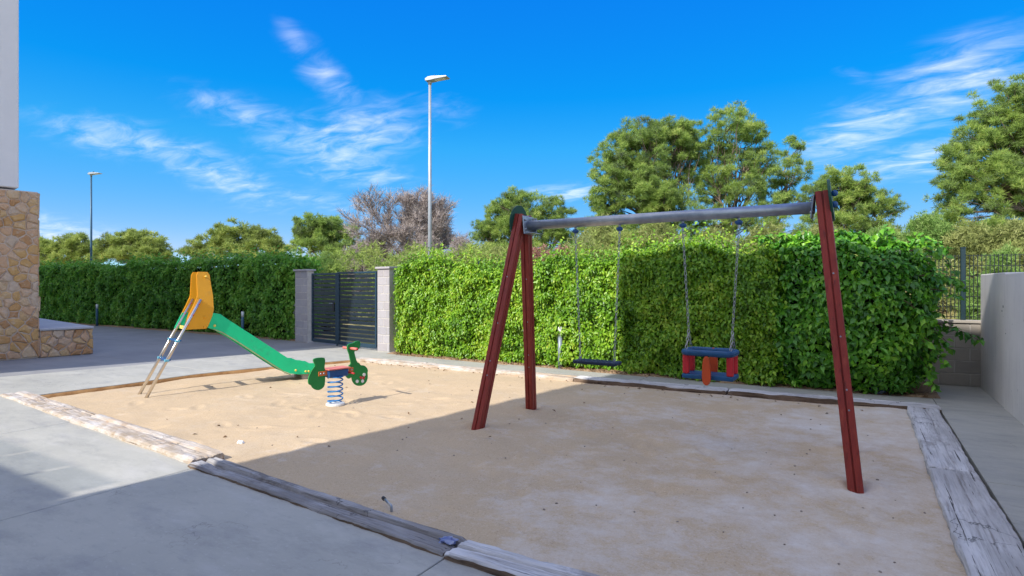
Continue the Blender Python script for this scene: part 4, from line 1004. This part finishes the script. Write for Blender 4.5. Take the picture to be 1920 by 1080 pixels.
# the broad bush at the right end, with sprays hanging over the path
def bush(label, centre, rad, n, L, Wd, m, rg, sprays):
    cx, cy, cz = centre; e = empty('leafy_bush', (cx, cy, 0)); tag(e, label, 'bush'); off = np.array([cx, cy, 0])
    bm = bmesh.new(); bmesh.ops.create_icosphere(bm, subdivisions=3, radius=1)
    for v in bm.verts:
        k = .80 + .10 * nz3(v.co.x * 2, v.co.y * 2, v.co.z * 2); v.co = Vector((v.co.x * rad[0] * k, v.co.y * rad[1] * k, max(-cz + .02, v.co.z * rad[2] * k) + cz))
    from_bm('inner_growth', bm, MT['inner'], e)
    d = norm(rg.normal(0, 1, (n, 3))); d[:, 1] = -np.abs(d[:, 1]) * np.where(rg.random(n) < .75, 1, -1); 
    p4 = (np.abs(d[:, 0]) ** 3.2 + np.abs(d[:, 1]) ** 3.2 + np.abs(d[:, 2]) ** 3.2) ** (1 / 3.2); d = d / p4[:, None]     # boxier than a ball
    P = d * np.array(rad); P += np.array([cx, cy, cz]); lm = vnoise(P, 2.2, 11) * .16 + vnoise(P, 5, 12) * .08
    P += norm(d) * (lm - np.abs(rg.normal(0, .07, n)) + .03)[:, None]; keep = P[:, 2] > .06; P = P[keep]; Nn = norm(d[keep] * np.array([.8, 1, .8]) + np.array([0, 0, .25]))
    PP = [P]; NN = [Nn]; bm = bmesh.new()
    for (p0, p1, p2, k) in sprays:            # a bending twig with leaves along it
        p0, p1, p2 = map(np.array, (p0, p1, p2)); ts_ = np.linspace(0, 1, 7); cv_ = [(1 - t) ** 2 * p0 + 2 * t * (1 - t) * p1 + t * t * p2 for t in ts_]
        add_tube(bm, [Vector(c_ - off) for c_ in cv_], [.012, .010, .009, .008, .006, .005, .003], 5, False)
        t = rg.uniform(.15, 1, k)[:, None]; c_ = (1 - t) ** 2 * p0 + 2 * t * (1 - t) * p1 + t * t * p2
        PP.append(c_ + rg.normal(0, .045, (k, 3)) * (1.25 - t)); NN.append(norm(np.array([0.1, -.8, .5]) + rg.normal(0, .3, (k, 3))))
    from_bm('branches', bm, MT['twig'], e)
    P = np.concatenate(PP); Nn = np.concatenate(NN); V, F = leaves(P, Nn, L, Wd, rg, .8)
    t_ = np.clip(.45 + vnoise(P, 1.6, 60) * .3 + vnoise(P, 6, 70) * .25 + rg.normal(0, .2, len(P)), 0, 1)
    o = soup('foliage', V - off, F, np.repeat(t_, 4), m, e); o['kind'] = 'stuff'
S3 = []
for k in range(34):
    x0 = random.uniform(-.3, .60); z0 = random.uniform(.5, 2.2); y0 = random.uniform(10.0, 10.5); l = random.uniform(.35, .75)
    S3.append(((x0, y0, z0), (x0 + l * .55, y0 - .10, z0 + .12), (x0 + l, y0 - .2 + random.uniform(-.1, .15), z0 - random.uniform(.05, .35)), 34))
S3 += [((.55, 10.4, 1.05), (1.0, 10.3, 1.12), (1.42, 10.25, .82), 60), ((.5, 10.3, .75), (.75, 10.1, .70), (.88, 9.95, .15), 60), ((.6, 10.5, 1.7), (1.0, 10.4, 1.9), (1.25, 10.3, 1.55), 60), ((.5, 10.4, 2.2), (.8, 10.3, 2.4), (1.02, 10.2, 2.1), 50)]
for k in range(16):
    x0 = random.uniform(-1.4, .4); S3.append(((x0, 10.3, 2.15), (x0 + .05, 10.2, 2.4), (x0 + random.uniform(-.25, .3), 10.05, 2.32 + random.uniform(0, .16)), 30))
bush('large glossy green bush at the right end of the hedge', (-.36, 10.55, 1.12), (1.24, .78, 1.22), 19000, .105, .068, MT['leaf_b'], rng, S3)

# trees and scrub -----------------------------------------------------
def needles(C, up, k, length, width, rg, flat=.0):
    """k thin blades fanning from each point C round direction up"""
    n = len(C); d = norm(up[:, None, :] * .55 + rg.normal(0, .62, (n, k, 3))); ref = norm(rg.normal(0, 1, (n, k, 3))); s = norm(np.cross(d, ref))
    L = length * rg.uniform(.6, 1.25, (n, k, 1)); b = C[:, None, :] + d * L * .08
    V = np.stack([b - s * width / 2, b + s * width / 2, C[:, None, :] + d * L], 2).reshape(-1, 3); F = np.arange(len(V)).reshape(-1, 3)
    return V, F
def limb(bm, p0, p1, r0, r1, wob=.08, n=6, sides=6):
    p0, p1 = Vector(p0), Vector(p1); L = (p1 - p0).length; pts = []
    for k in range(n + 1):
        u = k / n; p = p0.lerp(p1, u)
        if 0 < k < n: p += Vector((random.uniform(-1, 1), random.uniform(-1, 1), random.uniform(-.4, .4))) * L * wob * .5
        pts.append(p)
    add_tube(bm, pts, [r0 + (r1 - r0) * k / n for k in range(n + 1)], sides, False)
    return pts
def tree(name, label, x, d, lobes, m, rg, group=None, cat='pine tree', trunk_x=None, clump=.33, dens=1.0, nl=.23, nw=.022, k=9, tufts=23, fill=.55, trunk_r=.16, bark='bark'):
    """lobes: (photo column, row, half width, half height, depth offset m)"""
    tx = trunk_x or x; a, b = at(tx, d); z0 = terrain_z(a, b) - .1; e = empty(name, (a, b, z0)); off = np.array([a, b, z0]); tag(e, label, cat, group)
    bm = bmesh.new(); C = []; U = []; T = []; tops = []
    zc = np.mean([hz(l[1], d + l[4]) for l in lobes]); hub = Vector((random.uniform(-.2, .2), random.uniform(-.2, .2), max(.5, (zc - z0) * .62)))
    trunk = limb(bm, (0, 0, 0), hub, trunk_r, trunk_r * .7, .04, 6, 8)
    view = norm(np.array([a, b, 0.0]))
    for (lx, ly, rx, ry, dd) in lobes:
        D = d + dd; ca, cb = at(lx, D); c = np.array([ca, cb, hz(ly, D)]); RX, RZ = rx * 1.16 / FPX * D, ry * 1.2 / FPX * D; RY = RX * .85
        base = trunk[random.randint(3, 6)]; lp = limb(bm, base, Vector(c - off) - Vector((0, 0, RZ * .25)), trunk_r * .55, .03, .10)
        nC = max(14, int(dens * 6.6 * (RX * RZ) / clump ** 2))
        q = norm(rg.normal(0, 1, (nC, 3))); rr = np.where(rg.random(nC) < fill, rg.uniform(.25, .8, nC), rg.uniform(.72, 1.0, nC) + .22 * rg.random(nC) ** 3)
        cc = c + q * rr[:, None] * np.array([RX, RY, RZ]); cc = cc[(q[:, 2] > -.8)]; cc = np.array([p_ for p_ in cc if nz3(p_[0] * .85 + 7, p_[1] * .85, p_[2] * 1.1) < .46 - .14 * (dens < .9)] or cc[:4]); 
        for j in range(len(cc)):
            if random.random() < .35: limb(bm, lp[random.randint(2, 6)], Vector(cc[j] - off), .03, .008, .12, 4, 4)
            s_ = clump * random.uniform(.55, 1.2); n_ = int(tufts * random.uniform(.6, 1.25)); g_ = norm(rg.normal(0, 1, (n_, 3))) * rg.uniform(.25, 1, (n_, 1)) ** .6
            g_[:, 2] = g_[:, 2] * .62 + .08
            C.append(cc[j] + g_ * s_ * .75); U.append(norm(g_ + np.array([0, 0, .55]))); T.append(np.clip(rg.normal(.5 + .22 * nz3(*(cc[j] * .6)), .13) + rg.normal(0, .14, n_) + .12 * g_[:, 2], 0, 1))
    from_bm('trunk', bm, MT[bark], e, True)
    C = np.concatenate(C); U = np.concatenate(U); T = np.concatenate(T); V, F = needles(C, U, k, nl, nw, rg)
    o = soup('crown', V - off, F, np.repeat(T, k * 3), m, e); return e
G = 'pine trees beyond the hedge'
tree('pine_tree', 'big bushy pine, left half of the tall pair behind the swing beam', 1230, 30, [(1180, 300, 62, 42, 0), (1245, 270, 50, 38, .8), (1200, 255, 42, 26, 0), (1280, 305, 34, 60, 1), (1150, 350, 40, 34, -.5), (1215, 355, 60, 40, -.6), (1140, 395, 32, 26, 0), (1250, 395, 60, 34, -.4), (1275, 252, 26, 24, .5), (1135, 438, 50, 26, -.8), (1225, 440, 55, 28, -1)], MT['pine_a'], rng, G, trunk_x=1262, dens=1.1)
tree('pine_tree', 'tall open pine, right half of the tall pair behind the swing beam', 1380, 31, [(1360, 240, 46, 32, 0), (1395, 268, 40, 34, .5), (1335, 285, 34, 36, .6), (1385, 325, 52, 30, 0), (1345, 345, 36, 30, -.5), (1425, 300, 22, 34, .4), (1390, 372, 60, 24, -.6), (1330, 425, 52, 26, -1), (1435, 425, 48, 24, -.8)], MT['pine_a'], rng, G, trunk_x=1368, dens=.85, fill=.2)
tree('pine_tree', 'thin leaning pine between the tall pair and the low right pine', 1480, 33, [(1482, 288, 20, 22, 0), (1478, 325, 32, 24, 0), (1455, 360, 32, 22, .4), (1500, 372, 30, 18, -.3)], MT['pine_a'], rng, G, trunk_x=1450, dens=.8, fill=.2)
tree('pine_tree', 'lower spreading pine behind the right swing post', 1600, 30, [(1580, 345, 46, 28, 0), (1545, 372, 40, 26, .3), (1610, 378, 48, 26, 0), (1655, 392, 40, 22, .5), (1570, 410, 55, 22, -.4), (1640, 425, 45, 16, -.2), (1540, 445, 46, 20, -.8), (1665, 448, 46, 18, -.6)], MT['pine_a'], rng, G, trunk_x=1590, dens=.95)
tree('pine_tree', 'large dark pine cut off by the right edge of the photo', 1900, 25, [(1905, 205, 60, 50, 0), (1850, 255, 50, 42, .4), (1930, 275, 90, 50, .5), (1805, 305, 42, 34, 0), (1875, 335, 70, 40, -.4), (1795, 350, 40, 30, 0), (1960, 350, 60, 50, 0), (1830, 390, 55, 26, -.3), (1925, 395, 50, 26, .3), (2010, 240, 80, 90, .5), (1765, 420, 38, 26, -.5), (1850, 440, 55, 22, -.8), (1940, 445, 60, 24, -.8)], MT['pine_a'], rng, G, trunk_x=1985, dens=1.0, trunk_r=.24)
tree('pine_tree', 'round pine behind the left swing legs', 985, 33, [(975, 385, 44, 24, 0), (945, 405, 36, 26, .3), (1030, 400, 36, 26, 0), (985, 430, 60, 30, -.5), (915, 440, 32, 26, 0), (1045, 440, 36, 26, -.3), (960, 465, 60, 20, -.6)], MT['pine_a'], rng, G, trunk_x=985)
tree('pine_tree', 'pine with a bare lower side, left of the leafless tree', 610, 48, [(600, 425, 40, 20, 0), (635, 438, 34, 22, .4), (575, 445, 28, 20, 0), (615, 462, 46, 22, -.5)], MT['pine_a'], rng, G, clump=.5, nl=.36, nw=.05, trunk_r=.2)
tree('pine_tree', 'wide pine above the yellow slide hood', 445, 55, [(440, 440, 42, 20, 0), (485, 448, 36, 20, .5), (405, 462, 36, 20, 0), (455, 472, 60, 22, -.6), (370, 478, 28, 20, 0), (520, 470, 28, 20, .4)], MT['pine_b'], rng, G, clump=.58, nl=.40, nw=.055, trunk_r=.22)
tree('pine_tree', 'far pine just right of the small street lamp', 255, 60, [(250, 452, 42, 18, 0), (215, 468, 36, 22, .4), (290, 468, 32, 24, 0), (250, 480, 50, 18, -.6), (305, 488, 22, 18, .2)], MT['pine_b'], rng, G, clump=.62, nl=.42, nw=.06, trunk_r=.22)
tree('pine_tree', 'far yellowish pine beside the stone wall', 130, 63, [(150, 462, 40, 18, 0), (105, 472, 36, 22, .4), (180, 478, 30, 18, 0), (70, 474, 34, 22, .5), (125, 488, 50, 14, -.5)], MT['pine_b'], rng, G, clump=.62, nl=.42, nw=.06, trunk_r=.22)

def bare_tree(label, x, d, ytop, spread, seed, levels=6):
    r = random.Random(seed); a, b = at(x, d); z0 = terrain_z(a, b) - .1; H_ = hz(ytop, d) - z0; e = empty('bare_tree', (a, b, z0)); tag(e, label, 'bare tree')
    bm = bmesh.new(); bt = bmesh.new(); cnt = [0]
    def grow(p, dr, L, rad, lev):
        q = p; pts = [p]; dd = dr.copy()
        for k in range(3):
            dd = (dd + Vector((r.uniform(-1, 1), r.uniform(-1, 1), r.uniform(-.5, .8))) * .17).normalized(); q = q + dd * L / 3; pts.append(q)
        add_tube(bm if lev < 3 else bt, pts, [rad, rad * .85, rad * .7, rad * .55], 6 if lev < 2 else 3, False); cnt[0] += 1
        if lev >= levels: return
        for k in range(r.choice((3, 4, 4)) if lev else 8):
            u = r.choice((1, 2, 3, 3)) if lev else r.choice((1, 2, 3)); nd = (dd + Vector((r.uniform(-1, 1), r.uniform(-1, 1), r.uniform(-.35, .55))) * (.85 if lev else 1.0) * spread).normalized()
            grow(pts[u], nd, L * r.uniform(.58, .80), max(.017, rad * .55), lev + 1)
    grow(Vector((0, 0, 0)), Vector((0, 0, 1)), H_ * .30, .17, 0)
    for bmx in (bm, bt):
        mz = max(v.co.z for v in bt.verts)
    k = H_ / mz
    for bmx in (bm, bt):
        for v in bmx.verts: v.co.z *= k
    from_bm('trunk', bm, MT['dead'], e, True)
    P_ = np.array([v.co[:] for v in bt.verts]); P_ = P_[::max(1, len(P_) // 5200)]; up_ = norm(P_ - np.array([0, 0, H_ * .25])); rg_ = np.random.default_rng(seed); V, F = needles(P_, up_, 5, .55, .022, rg_)
    from_bm('branches', bt, MT['dead'], e); soup('twigs', V, F, np.repeat(rg_.random(len(P_)), 15), MT['scrub_dead'], e)
bare_tree('leafless grey tree beside the tall street lamp', 765, 38, 350, .95, 5)
bare_tree('smaller leafless bush left of the leafless tree, above the gate', 700, 40, 432, 1.15, 8, 5)

def shrub(name, label, x, d, ytop, hw, m, rg, dens=1.0, nl=.16, nw=.022, group='scrub on the slope beyond the hedge', cat='shrub', squash=1.0, ybase=None):
    a, b = at(x, d); z0 = terrain_z(a, b) - .05
    zt = hz(ytop, d); h = max(.4, zt - z0); rx = hw / FPX * d; e = empty(name, (a, b, z0)); tag(e, label, cat, group); off = np.array([a, b, z0])
    bm = bmesh.new(); nC = int(dens * 26 * max(1, rx * h / .5)); nC = min(nC, 150); C = []; U = []; T = []
    for j in range(nC):
        q = norm(rg.normal(0, 1, 3)); q[2] = abs(q[2]); r_ = random.uniform(.35, 1.0); c = np.array([q[0] * rx * r_, q[1] * rx * .8 * r_, h * (.12 + .86 * q[2] ** .7 * (r_ if random.random() < .5 else 1))])
        if j % 2 == 0: limb(bm, (random.uniform(-.1, .1), random.uniform(-.1, .1), 0), Vector(c), .018, .005, .12, 4, 4)
        n_ = 26; g_ = norm(rg.normal(0, 1, (n_, 3))) * rg.uniform(.2, 1, (n_, 1)); s_ = .26 + .10 * rx
        C.append(c + g_ * s_); U.append(norm(g_ + np.array([0, 0, .5]))); T.append(np.clip(rg.normal(.5, .16) + rg.normal(0, .15, n_), 0, 1))
    from_bm('stems', bm, MT['dead'] if m is MT['scrub_dead'] else MT['twig'], e)
    C = np.concatenate(C); C[:, 2] = np.maximum(C[:, 2], .02); V, F = needles(C, np.concatenate(U), 8, nl, nw, rg)
    soup('foliage', V, F, np.repeat(np.concatenate(T), 24), m, e)
SA, SB, SD = MT['scrub_a'], MT['scrub_b'], MT['scrub_dead']
for (nm, lab, x, d, yt, hw, m_, dn) in [
    ('dry_bush', 'dry grey brush just left of the leafless tree base', 690, 37, 452, 48, SD, 1.2), ('dry_bush', 'dry grey brush under the leafless tree, right of the lamp post', 800, 35, 440, 50, SD, 1.2),
    ('dry_bush', 'pale dry brush between the lamp post and the round pine', 862, 31, 452, 42, SD, 1.0), ('green_shrub', 'fresh green shrub above the gate', 612, 24, 482, 48, SB, 1.3),
    ('green_shrub', 'pale green shrub right above the left gate pillar', 558, 28, 490, 30, SB, 1.1), ('dry_bush', 'dry brush with bare twigs behind the gate pillar', 660, 30, 466, 34, SD, 1.0),
    ('olive_shrub', 'olive shrub behind the tall street lamp pole', 885, 27, 462, 40, SA, 1.2), ('olive_shrub', 'olive shrub left of the left swing legs', 935, 25, 470, 36, SA, 1.2),
    ('olive_shrub', 'wide olive scrub below the big bushy pine', 1130, 24, 412, 62, SA, 1.5), ('olive_shrub', 'wide olive scrub below the middle of the swing beam', 1235, 25, 418, 60, SA, 1.5),
    ('olive_shrub', 'olive scrub behind the toddler swing chains', 1335, 25, 432, 55, SA, 1.4), ('olive_shrub', 'low olive scrub left of the right swing post', 1440, 24, 428, 55, SA, 1.4),
    ('olive_shrub', 'low olive scrub behind the right swing post', 1540, 23, 430, 50, SA, 1.3), ('green_shrub', 'light green scrub above the large bush', 1650, 23, 432, 46, SB, 1.2),
    ('green_shrub', 'pale green scrub between the large bush and the dark pine', 1740, 21, 408, 48, SB, 1.3), ('olive_shrub', 'olive scrub below the dark pine, behind the fence post', 1820, 20, 428, 50, SA, 1.4),
    ('olive_shrub', 'olive scrub at the right edge above the concrete wall', 1910, 19, 425, 56, SA, 1.4), ('olive_shrub', 'small olive scrub seen through the wire fence', 1770, 17, 500, 30, SA, 1.2),
    ('green_shrub', 'small green shrub behind the wire, above the concrete wall', 1885, 16, 475, 36, SB, 1.2), ('green_shrub', 'small shrub low behind the wire fence by the post', 1835, 15, 520, 24, SB, 1.0)]:
    shrub(nm, lab, x, d, yt, hw, m_, rng, dn)
shrub('oleander', 'pinkish flowering shrub behind the right leg of the left swing pair', 1015, 20, 466, 34, MT['pink'], rng, 1.1, .09, .03)
shrub('oleander', 'second pinkish flowering shrub right of the first, above the hedge', 1052, 20.5, 470, 18, MT['pink'], rng, 1.0, .09, .03)

# brush and low scrub that reads as one mass behind the hedge
def scrub_mass():
    rg = np.random.default_rng(11); kx = [540, 600, 660, 700, 840, 900, 1000, 1100, 1250, 1400, 1500, 1700, 1800, 2000]; ky = [494, 482, 478, 482, 470, 466, 470, 455, 450, 450, 448, 446, 446, 436]
    C = []; U = []; T = []
    for j in range(1750):
        x = rg.uniform(540, 1990); d = rg.uniform(21, 44) if x < 1650 else rg.uniform(21, 40); a, b = at(x, d); z0 = terrain_z(a, b)
        yt = np.interp(x, kx, ky) + 26 * nz3(x * .022, d * .12) + 14 * abs(nz3(x * .06, d * .3)); zt = max(z0 + .25, hz(yt, d)); z = z0 + (zt - z0) * rg.random() ** .55
        n_ = 22; g_ = norm(rg.normal(0, 1, (n_, 3))) * rg.uniform(.2, 1, (n_, 1)); g_[:, 2] *= .75; s_ = rg.uniform(.35, .7)
        C.append(np.array([a, b, z]) + g_ * s_); U.append(norm(g_ + np.array([0, 0, .5]))); T.append(np.clip(.58 + .75 * nz3(a * .28, b * .28, z * .3) + rg.normal(0, .10) + rg.normal(0, .08, n_), 0, 1))
    C = np.concatenate(C); V, F = needles(C, np.concatenate(U), 7, .26, .036, rg)
    m_ = leafmat('scrub_mixed', [(.33, .31, .22), (.33, .36, .16), (.32, .40, .11), (.40, .47, .13), (.28, .40, .09), (.36, .48, .11)], .35, .7, .15)
    o = soup('hillside_scrub', V, F, np.repeat(np.concatenate(T), 21), m_); tag(o, 'mass of mixed olive and dry scrub behind the hedge', 'scrub', kind='stuff')
scrub_mass()
# dry grass on the slope and litter on the ground: nobody could count it
def grass():
    n = 9000; rg = np.random.default_rng(3); a = rg.uniform(-6, 22, n); b = 12.2 + rg.random(n) ** 1.5 * 20
    C = np.array([(x, y, terrain_z(x, y)) for x, y in zip(a, b)]); U = np.tile(np.array([0, 0, 1.4]), (n, 1)); V, F = needles(C, U, 7, .26, .02, rg)
    o = soup('dry_grass', V, F, np.repeat(rg.random(n), 21), MT['grass']); tag(o, 'dry grass on the slope beyond the wire fence', 'grass', kind='stuff')
grass()
def litter():
    rg = np.random.default_rng(5); P = []
    for k in range(800):
        x = rg.uniform(-9.3, .8); P.append((x, 9.82 + abs(rg.normal(0, .14)) + .06 * max(0, x + 2), .025 + rg.uniform(0, .02)))
    for k in range(34):
        x, y = rg.uniform(-9.8, .3), rg.uniform(3.3, 8.7); P.append((x, y, sand_z(x, y) + .008))
    for k in range(60):
        x = rg.uniform(-9, .4); P.append((x, 8.72 + rg.normal(0, .05), -.02))
    P = np.array(P); n = len(P); V, F = leaves(P, np.tile([0, 0, 1.0], (n, 1)), .05, .032, rg, .1, .25)
    o = soup('leaf_litter', V, F, np.repeat(rg.random(n), 4), MT['litter']); tag(o, 'brown dead leaves scattered on the sand and under the hedge', 'leaf litter', kind='stuff')
    bm = bmesh.new()
    for k in range(110):
        x, y = (rg.uniform(-10, .4), rg.uniform(3.2, 8.7)) if k % 3 else (rg.uniform(-2.5, .4), rg.uniform(3.3, 6.5)); s_ = rg.uniform(.004, .011)
        bmesh.ops.create_icosphere(bm, subdivisions=1, radius=s_, matrix=Matrix.Translation((x, y, sand_z(x, y) + s_ * .3)) @ Matrix.Rotation(rg.uniform(0, 3), 4, 'Z') @ Matrix.Diagonal((1.3, .9, .7, 1)))
    o = from_bm('pebbles', bm, MT['pebble']); tag(o, 'small pebbles scattered over the sand', 'pebbles', kind='stuff')
litter()

# small things
def crumple(name, c, r, m, label, cat, sq=(1, 1, .6), amp=.5, sub=2):
    bm = bmesh.new(); bmesh.ops.create_icosphere(bm, subdivisions=sub, radius=r)
    for v in bm.verts:
        k = 1 + amp * nz3(v.co.x / r * 1.7 + c[0], v.co.y / r * 1.7, v.co.z / r * 1.7); v.co = Vector((v.co.x * k * sq[0], v.co.y * k * sq[1], v.co.z * k * sq[2]))
    o = from_bm(name, bm, m); o.location = c; return tag(o, label, cat)
crumple('crumpled_paper', (-5.49, 3.60, -.03), .034, MT['paper'], 'crumpled white paper on the sunlit sand near the sleepers', 'paper', (1.2, .8, .7), .7, 3)
crumple('blue_scrap', (-2.17, 2.80, .032), .045, MT['blue_scrap'], 'crumpled blue plastic scrap on the dark sleeper end', 'scrap', (1.2, 1.0, .35), .8, 3)
crumple('grey_scrap', (.20, 10.05, .05), .09, MT['grey_rag'], 'blue grey scrap lying under the large bush', 'scrap', (1.5, .8, .5), .6, 3)
o = tube('bent_stake', [(-2.86, 3.04, -.08), (-2.86, 3.04, .020), (-2.868, 3.043, .030), (-2.98, 3.09, .040)], .009, MT['galv'], None, 8); tag(o, 'bent metal stake sticking out behind the dark sleeper', 'stake')
o2 = disc('stake_tip', (-2.985, 3.092, .0405), (-.11, .047, .01), .014, .03, MT['dark_plastic'], o, 10, .002)
